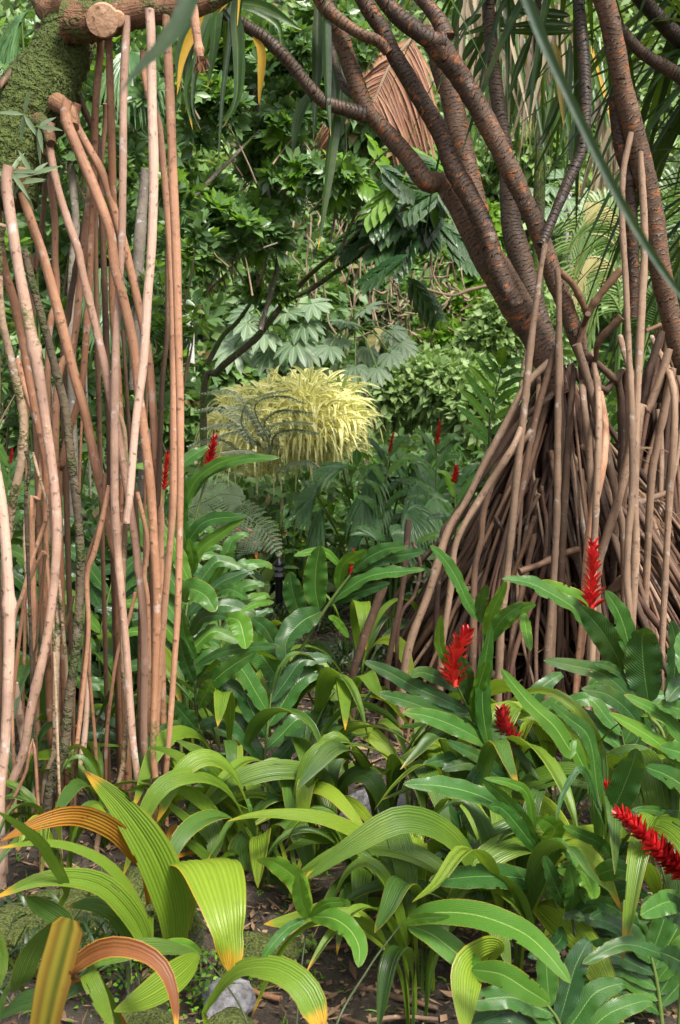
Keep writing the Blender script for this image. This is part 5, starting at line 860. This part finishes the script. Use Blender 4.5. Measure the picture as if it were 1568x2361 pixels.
# dry palm frond and hanging dead skirts
dp = thing('palm_tree', base_of(1230, 8.5), 'palm with a reddish brown dead frond hanging behind the dark limbs', 'palm')
b = MB(); q = crom(path('G 1330,250 1250,330 1180,430 1130,540 1090,640', 7.6), 30); nn = 52
for s in (-1, 1):
    i = np.linspace(0, 29, nn).astype(int); T = nrmz(np.gradient(q, axis=0))[i]; D = T * .5 + np.array([s * .75 if s > 0 else -.9, 0, -.35 if s > 0 else .1]) + [0, -.15, -.1] + rng.normal(size=(nn, 3)) * .07
    b.add(leaves(q[i], D, np.tile([0, -1, .2], (nn, 1)), .62 * (.7 + .3 * rng.random(nn)), .022, droop=.55, prof='strap', seg=6, fold=.4))
b.build('dead_frond', M['drypalm'], dp); b = MB(); b.add(tube(q, [.018, .008], n=6)); b.build('rachis', M['twig'], dp)
for x0, x1, y0, n, mt in ((1180, 1300, 40, 50, 'drygrey'), (1050, 1200, -20, 60, 'drygrey'), (1240, 1420, 130, 50, 'strap'), (1380, 1460, 250, 40, 'drygrey'), (1150, 1230, 60, 40, 'strap')):
    C = np.array([P(random.uniform(x0, x1), y0 + random.uniform(-50, 50), random.uniform(7.4, 8.6)) for _ in range(n)]); b = MB(); b.add(leaves(C, rdir(n) * .35 + [0, 0, -1], np.tile([0, -1, .1], (n, 1)) + rng.normal(size=(n, 3)) * .4, .5 + .5 * rng.random(n), .03, droop=.1, prof='strap', seg=3, fold=.4)); b.build('hanging_leaves', M[mt], dp)
stemtree(dp, 'F 1235,1150 1240,600 1250,200 1255,-200', (30, 28, 28, 28), 8.8, 8.8, M['twig_moss'], toground=True)
def fringe(b, s, d, n, L, W, droop, side=1., both=True, seg=4, prof='strap', tilt=.4):
    q = crom(path(s, d), 40); T = nrmz(np.gradient(q, axis=0)); i = np.linspace(2, 39, n).astype(int); v = i / 39
    for sg in ((-1, 1) if both else (1,)):
        S = np.cross(T[i], [0, -1, .25]) * sg; D = S + T[i] * tilt; b.add(leaves(q[i], D, np.tile([0, -.8, .8], (n, 1)) + rng.normal(size=(n, 3)) * .1, L * np.sin(math.pi * (.12 + .85 * v)) ** .6, W, droop=droop, prof=prof, seg=seg, fold=.2, rnd=random.random()))
    return q
# light arching palm fronds at the right background
for i, (lab, specs, d) in enumerate([('arching light green grassy palm behind the right trunk', ['H 1180,1568 1130,1400 1000,1330 900,1440', 'H 1180,1568 1100,1480 960,1480 880,1568', 'I 1190,200 1100,60 960,60 900,200', 'I 1190,300 1150,130 1040,130 930,260', 'I 1200,400 1120,270 1000,300 920,420', 'H 1200,1568 1190,1380 1100,1280 1000,1260', 'I 1400,300 1440,150 1500,90 1580,100', 'H 1450,1568 1500,1400 1568,1330'], 7.5),
   ('narrow leaved palm at the right edge behind the flecked trunk', ['H 1440,1568 1480,1300 1540,1150 1620,1080', 'I 1480,200 1500,0 1568,-100', 'I 1500,300 1540,150 1620,60', 'I 1430,500 1420,300 1500,200'], 6.5)]):
    t = thing('grassy_palm', base_of(1420 + 100 * i, d), lab, 'palm', 'grassy palms'); b = MB()
    for s in specs: q = fringe(b, s, d, 20, .32, .022, .5, tilt=.7); b.add(tube(q, [.01, .004], n=5))
    for s in specs: q0 = path(s, d)[0]; b.add(tube([np.array(t.location), q0 * .5 + np.array(t.location) * .5 + [0, .1, 0], q0], [.02, .01], n=5, seg=8))
    b.build('fronds', M['strap_lite'] if i == 0 else M['strap'], t)
# tree ferns
def frond(b, s, d, n, Lp, Wp, droop=.25, det=10, up=(0.0, -1, .45)):
    q = crom(path(s, d), 60); T = nrmz(np.gradient(q, axis=0)); b.add(tube(q, [.006, .002], n=5, seg=20)); P0 = []; D0 = []; LL = []; r = random.random()
    for i in np.linspace(6, 59, n).astype(int):
        v = i / 59; 
        for sg in (-1, 1):
            S = nrmz(np.cross(T[i], up)) * sg; D = nrmz(S + T[i] * .35); L = Lp * math.sin(math.pi * (.1 + .88 * v)) ** .75
            for w_ in np.linspace(.06, 1, det):
                p = q[i] + D * L * w_; p = p.copy(); p[2] -= droop * L * w_ ** 2; Q = nrmz(np.cross(D, [0, -.7, .7]))
                for s2 in (-1, 1): P0.append(p); D0.append(Q * s2 + D * .5); LL.append(Wp * (1.05 - w_ * .8))
    P0 = np.array(P0); b.add(leaves(P0, np.array(D0), np.tile([0, -.7, .7], (len(P0), 1)), np.array(LL), .0065, prof='lance', seg=2, droop=.1, rnd=r))
t = thing('tree_fern', base_of(430, 5.6), 'grey green fern with a wide drooping frond right of the tall ginger', 'fern', 'ferns'); b = MB()
for s in ('J -40,120 120,40 250,30 420,90 560,190 650,330', 'J 60,60 180,10 300,-40 420,-20', 'J 40,200 230,170 400,210 520,300'): frond(b, s, 5.4 + random.uniform(-.2, .2), 26, .11, .02, det=9)
b.build('fronds', M['fern'], t); b = MB()
for e in ((-60, 120), (60, 60), (40, 200)): b.add(tube([np.array(t.location), P(*px(f'J {e[0]},{e[1]}')[0][:2], 5.4)], .008, n=5, seg=6))
b.build('stem', M['twig'], t)
t = thing('dark_fern', base_of(640, 7), 'dark fern with brownish fronds crossing in front of the variegated bush', 'fern', 'ferns'); b = MB()
for s in ('N 500,1250 420,1130 300,1090 180,1120', 'N 480,1200 380,1040 250,990 120,1010', 'N 460,1330 330,1210 200,1190 90,1230', 'N 500,1100 400,920 300,880 180,900', 'N 590,1200 500,1000 560,930 700,920 800,960', 'N 590,1200 560,1080 650,1010 760,1010 850,1020', 'N 590,1300 600,1120 700,1080 780,1080 850,1090', 'N 600,1350 620,1170 720,1130 800,1130 890,1150', 'N 560,1200 480,1050 420,1000 330,980', 'N 560,1250 440,1150 330,1150 220,1200',
          'N 560,1300 450,1260 300,1270', 'N 640,1400 740,1340 850,1330 930,1400', 'N 500,1200 420,1100 450,960 600,900 720,880'): frond(b, s, 7 + random.uniform(-.3, .3), 20, .09, .022, det=6, up=(0, -.1, 1))
b.build('fronds', M['fern_dark'], t); b = MB(); b.add(tube([np.array(t.location), P(650, 1150, 7)], .012, n=6, seg=10, jit=.05)); b.build('stem', M['twig_moss'], t)
# fan palms
def fanpalm(label, d, fans, base, mat='fan'):
    t = thing('fan_palm', base, label, 'palm', 'small fan palms')
    for x, y, ax, Rr, tl in fans:
        c = P(x, y, d + random.uniform(-.2, .2)); b = MB(); n = 26; nrm = nrmz(np.array([random.gauss(0, .4), random.uniform(-.9, -.3), random.uniform(.4, 1)])); axis = np.array([math.cos(ax), 0, math.sin(ax)]); axis = nrmz(axis - nrm * (axis @ nrm)); sd = np.cross(axis, nrm)
        fa = random.uniform(1.2, 1.8); a = np.linspace(-fa, fa, n) + rng.normal(size=n) * .03; D = np.cos(a)[:, None] * axis + np.sin(a)[:, None] * sd; b.add(leaves(np.tile(c, (n, 1)), D, np.tile(nrm, (n, 1)), Rr * (1 - .15 * (a / 1.9) ** 2) * (.92 + .12 * rng.random(n)), Rr * .125, droop=tl * 1.7, prof='palm', seg=7, fold=.5, rnd=random.random() + rng.normal(size=n) * .05))
        b.build('leaf', M[mat], t); b = MB(); g = np.array(t.location); b.add(tube([g, g * .4 + c * .6 + [0, .1, .05], c], [.008, .005], n=5, seg=10)); b.build('leaf_stalk', M['stem'], t)
fanpalm('small fan palm right of the ferns with grey green pleated fans', 6.2, [(850, 1095, -.3, .26, .45), (745, 1175, -1.8, .22, .5), (900, 1060, .6, .24, .3), (730, 1140, 2.8, .2, .3), (860, 1130, -1.6, .22, .5), (950, 1060, .2, .28, .35), (960, 1120, -1, .26, .5), (790, 1080, 2, .2, .3)], base_of(850, 6.4))
fanpalm('small fan palm between the centre ginger and the root cone', 5.6, [(865, 1245, 1.2, .17, .2), (905, 1235, .3, .2, .25), (940, 1180, -.6, .2, .4), (1000, 1150, -.9, .2, .4), (840, 1230, 2.4, .16, .3)], base_of(900, 5.7))
fanpalm('fan palm far left behind the pale roots', 5.4, [(30, 1080, 1.5, .22, .3), (90, 1160, 1.2, .22, .3), (235, 620, -1.3, .2, .4), (260, 720, -1.2, .2, .4), (20, 600, 1.4, .2, .3), (50, 50, 2.9, .3, .4), (40, 130, 3.1, .3, .4), (300, 120, -1.5, .25, .5)], base_of(100, 5.6), 'fan')
# low leafy understorey in the middle distance
def lowplant(name, label, x, d, n, L, W, mat, up=.8, h=.15, r=.3, prof='ell', droop=.3, cat='plant', seg=4, group='low plants in the middle distance', z=0):
    g = base_of(x, d); t = thing(name, g, label, cat, group); C = np.tile(g, (n, 1)) + np.stack([rng.uniform(-r, r, n), rng.uniform(-r * .6, r * .6, n), z + h * rng.random(n)], 1)
    b = MB(); D = rdir(n, up); b.add(leaves(C, D, rdir(n, 1.5), L * (.6 + .6 * rng.random(n)), W * (.8 + .4 * rng.random(n)), droop=droop, prof=prof, seg=seg)); b.build('foliage', M[mat], t); return t
LPW = [('small_shrub', 'yellow green croton bush left of the black lamp post', 560, 7.4, 420, .14, .035, 'croton', .6, .35, .35), ('small_shrub', 'yellow green croton behind the black lamp post', 620, 7.8, 300, .12, .03, 'croton', .8, .3, .25), ('small_shrub', 'croton bush right of the black lamp post', 720, 7.6, 260, .12, .03, 'croton', .8, .3, .3),
 ('broad_leaf_plant', 'dark broad leaved plant under the dark fern', 640, 7.4, 380, .13, .045, 'gin_dark', .4, .45, .45), ('broad_leaf_plant', 'dark broad leaved plant under the tree fern', 470, 6.4, 300, .12, .045, 'gin_dark', .4, .5, .28), ('broad_leaf_plant', 'green broad leaved plant below the fan palm', 800, 7.2, 420, .13, .045, 'gin', .4, .6, .45),
 ('broad_leaf_plant', 'green broad leaved plant left of the root cone', 980, 6.6, 480, .18, .06, 'gin', .5, .9, .45), ('broad_leaf_plant', 'dark broad leaved plant behind the leftmost roots', 60, 5.0, 380, .2, .07, 'gin_dark', .5, .7, .4), ('broad_leaf_plant', 'dark broad leaved plant behind the middle of the pink roots', 240, 5.0, 420, .2, .07, 'gin_dark', .5, .8, .4),
 ('broad_leaf_plant', 'broad leaved plant behind the right of the pink roots', 370, 5.3, 260, .15, .05, 'gin', .5, .6, .2), ('broad_leaf_plant', 'green plant behind the base of the right trunk', 1450, 6.6, 600, .22, .05, 'gin', .5, 1.3, .8), ('broad_leaf_plant', 'dark shrub between the dark fern and the path', 700, 10.2, 800, .16, .06, 'hill_dark', .4, .8, 1.0),
 ('broad_leaf_plant', 'dark shrub behind the left shrub and roots', 250, 7.6, 700, .14, .05, 'hill_dark', .4, .7, .75), ('broad_leaf_plant', 'leafy thicket beyond the red spikes', 1040, 9, 800, .14, .05, 'gin', .4, .8, .8), ('broad_leaf_plant', 'thicket beyond the root cone at the right edge', 1560, 7.5, 800, .22, .05, 'hill_dark', .5, 1.5, 1.)]
for a in LPW: lowplant(*a)
lowplant('strappy_plant', 'tuft of dark grassy leaves at the foot of the lamp post', 600, 6.3, 420, .26, .012, 'strap_dark', 1.4, .03, .45, 'strap', .6); lowplant('strappy_plant', 'tuft of dark grassy leaves on the far side of the soil patch', 780, 5.4, 520, .22, .012, 'strap_dark', 1.4, .03, .45, 'strap', .6)
lowplant('strappy_plant', 'grey grassy tuft in the near left corner', 40, 2.6, 260, .28, .010, 'strap_dark', 1.2, .03, .3, 'strap', .7)
for i, (x, d) in enumerate([(490, 7), (560, 6.8), (660, 7.3), (770, 7)]):
    lowplant('peace_lily', ['pale upright leaves left of the crotons', 'pale pointed leaves among the crotons', 'pale leaves just right of the lamp post', 'pale leaves between lamp post and centre ginger'][i], x, d, 22, .3, .09, 'pale', 1.2, .1, .15)
lowplant('pink_flower_plant', 'small plant with pink petals left of the lamp post', 563, 7.0, 26, .07, .05, 'pinkfl', .3, .08, .05, z=.36)

# ------------------------------------------------------------------ lamp post, rocks, sticks, litter
lp = thing('garden_lamp', base_of(643, 6.6), 'short black garden lamp post with a small capped lantern', 'lamp'); g = np.array(lp.location); d = 6.6; zt = P(645, 1290, d)[2]; s = 1 / FPX * d
def lathe(c, prof, n=20):
    V = np.array([[c[0] + r * math.cos(a), c[1] + r * math.sin(a), z] for r, z in prof for a in np.linspace(0, 2 * math.pi, n, endpoint=False)]); k = len(prof); i = np.arange(k - 1)[:, None] * n; j = np.arange(n)[None]; j2 = (j + 1) % n
    return V, np.stack([i + j, i + j2, i + n + j2, i + n + j], -1).reshape(-1, 4), np.zeros((k * n, 2))
b = MB(); b.add(lathe(g, [(.001, 0), (9 * s, 0), (9 * s, .03), (9.5 * s, .04), (9 * s, .05), (9 * s, zt - .12), (13 * s, zt - .115), (13 * s, zt - .10), (.001, zt - .10)])); b.build('post', M['black'], lp, smooth=False)
b = MB(); b.add(lathe(g, [(10 * s, zt - .10), (10 * s, zt - .035)])); b.build('lantern_glass', M['glass'], lp)
b = MB(); b.add(lathe(g, [(.001, zt - .035), (15 * s, zt - .036), (15 * s, zt - .028), (10 * s, zt - .012), (5 * s, zt), (3 * s, zt + .012), (.001, zt + .015)])); b.add(lathe(g, [(10.5 * s, zt - .075), (14 * s, zt - .07), (14 * s, zt - .065), (10.5 * s, zt - .06)])); b.build('lantern_cap', M['black'], lp)
from mathutils import noise as mn
def rock(name, label, x, y, d, w_, h_, mat, dp=None, sink=.3):
    g = P(x, y, d) if d else G(x, y); g[2] = gz(g[0], g[1]) + h_ * (.5 - sink); t = np.linspace(0, math.pi, 26); a = np.linspace(0, 2 * math.pi, 44, endpoint=False); V = []; sd = random.random() * 50
    for q in t:
        for p in a:
            v = np.array([math.sin(q) * math.cos(p), math.sin(q) * math.sin(p), math.cos(q)]); r = 1 + .28 * mn.noise(Vector(v * 1.4 + sd)) + .10 * mn.noise(Vector(v * 4 + sd)) + .03 * mn.noise(Vector(v * 12 + sd)); v = np.sign(v) * np.abs(v) ** .85; V.append(g + v * r * np.array([w_ / 2, (dp or w_) / 2, h_ / 2]))
    n = 44; i = np.arange(25)[:, None] * n; j = np.arange(n)[None]; j2 = (j + 1) % n
    o = mk(name, V, np.stack([i + n + j, i + n + j2, i + j2, i + j], -1).reshape(-1, 4), M[mat]); return tag(o, label, 'rock', 'rocks in the soil')
rock('rock', 'smooth grey rock under the tip of the huge drooping leaf', 527, 2236, 2.55, .125, .075, 'rock', sink=.05)
rock('boulder', 'round boulder covered in yellow green moss at the bottom edge', 515, 2335, 2.3, .20, .16, 'rock_moss', sink=.25)
rock('boulder', 'flat mossy boulder behind the smooth grey rock', 600, 2190, 2.75, .20, .10, 'rock_moss', sink=.25)
rock('boulder', 'mossy boulder on which the pink roots stand', 300, 2100, 2.95, .32, .16, 'rock_moss', sink=.35)
rock('rock', 'pitted grey rock beside the base of the pink roots', 335, 2060, 2.95, .09, .10, 'rock', sink=0)
rock('boulder', 'mossy boulder beside the broad upright leaf base', 395, 2150, 2.8, .16, .16, 'rock_moss', sink=.2)
rock('boulder', 'low mossy boulder at the left under the arching leaves', 120, 2160, 2.8, .34, .14, 'rock_moss', sink=.4)
rock('rock', 'dark rock half hidden at the far side of the soil patch', 870, 1790, 3.6, .24, .14, 'rock', sink=.3)
rock('boulder', 'mossy stone in the lower left behind the brown curled leaf', 330, 2300, 2.35, .20, .12, 'rock_moss', sink=.3)
for i, (s, w_, lab, mt) in enumerate([('M 1050,1320 1250,1370 1500,1440', 13, 'pinkish fallen root lying at the lower right of the soil', 'cone_root'), ('M 420,1360 500,1385 600,1400', 14, 'short pink stick beside the smooth grey rock', 'root'), ('M 860,1440 1000,1500 1200,1560', 12, 'brown stick at the bottom right of the soil', 'cone_root'),
    ('M 780,1110 900,1100 1050,1080', 13, 'dark fallen log under the long arching blades', 'root_brown'), ('J 700,1250 860,1290 1000,1300', 8, 'thin stick on the far soil', 'root_brown'), ('M 1100,1500 1300,1480 1500,1500', 10, 'pale stick near the bottom edge', 'cone_pale')]):
    q = [G(x, y) + [0, 0, .015] for x, y, _ in px(s)]; b = MB(); b.add(tube(q, w_ * 2.7 / FPX / 2, n=8, seg=14, jit=.06)); tag(b.build('fallen_stick', M[mt]), lab, 'stick', 'sticks on the soil')
for s, w_, lab, par in [('J 1310,540 1230,750 1150,980 1110,1140', 20, 'leaning reddish cut root standing on the far soil', 0), ('J 1465,120 1450,300 1420,600 1360,900 1330,1100', 15, 'upright broken root left of the root cone', 0), ('J 1490,260 1540,420 1500,600 1400,800', 9, 'thin forked root left of the root cone', 0)]:
    q = path(s, 4.3, 4.35); e = q[-1].copy(); e[2] = -.03; b = MB(); b.add(tube(q + [e], w_ * 4.3 / FPX / 2, n=10, seg=30, jit=.03)); tag(b.build('standing_root', M['cone_root']), lab, 'root', 'loose roots left of the cone')
n = 24000; X = rng.uniform(-2.2, 2.4, n); Y = rng.uniform(1.7, 6.5, n); C = np.stack([X, Y, np.array([gz2(x, y) for x, y in zip(X, Y)]) + .004 + .008 * rng.random(n)], 1); D = rdir(n); D[:, 2] *= .15
b = MB(); b.add(leaves(C, D, rdir(n) * .3 + [0, 0, 1], (.015 + .07 * rng.random(n) ** 3), (.004 + .018 * rng.random(n) ** 2), droop=-.1, prof='ell', seg=2)); tag(b.build('leaf_litter', M['litter']), None, None, kind='stuff')
n = 420; Xt = rng.uniform(-1.2, 1.3, n); Yt = rng.uniform(1.9, 4.6, n); k = 7; C = np.repeat(np.stack([Xt, Yt, np.array([gz(x, y) for x, y in zip(Xt, Yt)])], 1), k, 0); C[:, :2] += rng.normal(size=(n * k, 2)) * .012
b = MB(); b.add(leaves(C, rdir(n * k, 1.0), rdir(n * k), .02 + .04 * rng.random(n * k), .004, droop=.4, prof='strap', seg=3)); tag(b.build('small_weeds', M['small']), None, None, kind='stuff')
b = MB()
for x, y, r in ((480, 2240, .05), (330, 2260, .06), (460, 2290, .05), (300, 2330, .08), (30, 2180, .07), (700, 2190, .03), (430, 2330, .05)):
    g = G(x, y); n = 60; C = g + np.stack([rng.normal(size=n) * r, rng.normal(size=n) * r, .01 + .05 * rng.random(n)], 1); b.add(leaves(C, rdir(n, .3), rdir(n, 1.2), .016, .012, prof='ell', seg=2))
tag(b.build('ground_cover', M['small']), None, None, kind='stuff')
# dead fibres and debris inside the cones
n = 1400; a = rng.uniform(math.pi * .9, math.pi * 2.1, n); h = rng.random(n); side = rng.random(n) < .6; cx = np.where(side, bA[0], bB[0]); cy = np.where(side, bA[1], bB[1]); r = (.72 - .5 * h) * (.75 + .25 * rng.random(n))
C = np.stack([cx + r * np.cos(a), cy + r * np.sin(a), .05 + h * 1.15], 1); b = MB(); b.add(leaves(C, rdir(n) * [1, .4, 1] + [0, -.1, -.5], rdir(n), .05 + .18 * rng.random(n), .012, droop=.3, prof='strap', seg=3, fold=.5)); tag(b.build('dead_leaf_debris', M['litter']), None, None, kind='stuff')
# blurred leaves close to the lens (real strap leaves hanging near the camera)
fb = thing('screw_pine_leaf', P(1500, 500, 1.1), 'long dark green strap leaf hanging close to the viewer at the right', 'leaf'); b = MB(); b.add(ribbon(path('F 1180,-120 1240,60 1330,260 1440,480 1540,640 1640,760', .95, .95), 22 * .95 / FPX, (-.6, -1, .5), prof=lambda v: .5 + .5 * np.sin(math.pi * v), nx=4, seg=30, fold=.5)); b.build('blade', M['blur'], fb)
fb = thing('screw_pine_leaf', P(330, 100, .9), 'short blurred strap leaf tip close to the viewer above the pink roots', 'leaf'); b = MB(); b.add(ribbon(path('F 480,-160 430,20 380,100 320,160 270,225', .8, .8), 46 * .8 / FPX, (0, -1, .3), prof=lambda v: np.clip((1 - v) * 2.2, .05, 1), nx=4, seg=24, fold=.3)); b.build('blade', M['blur'], fb)
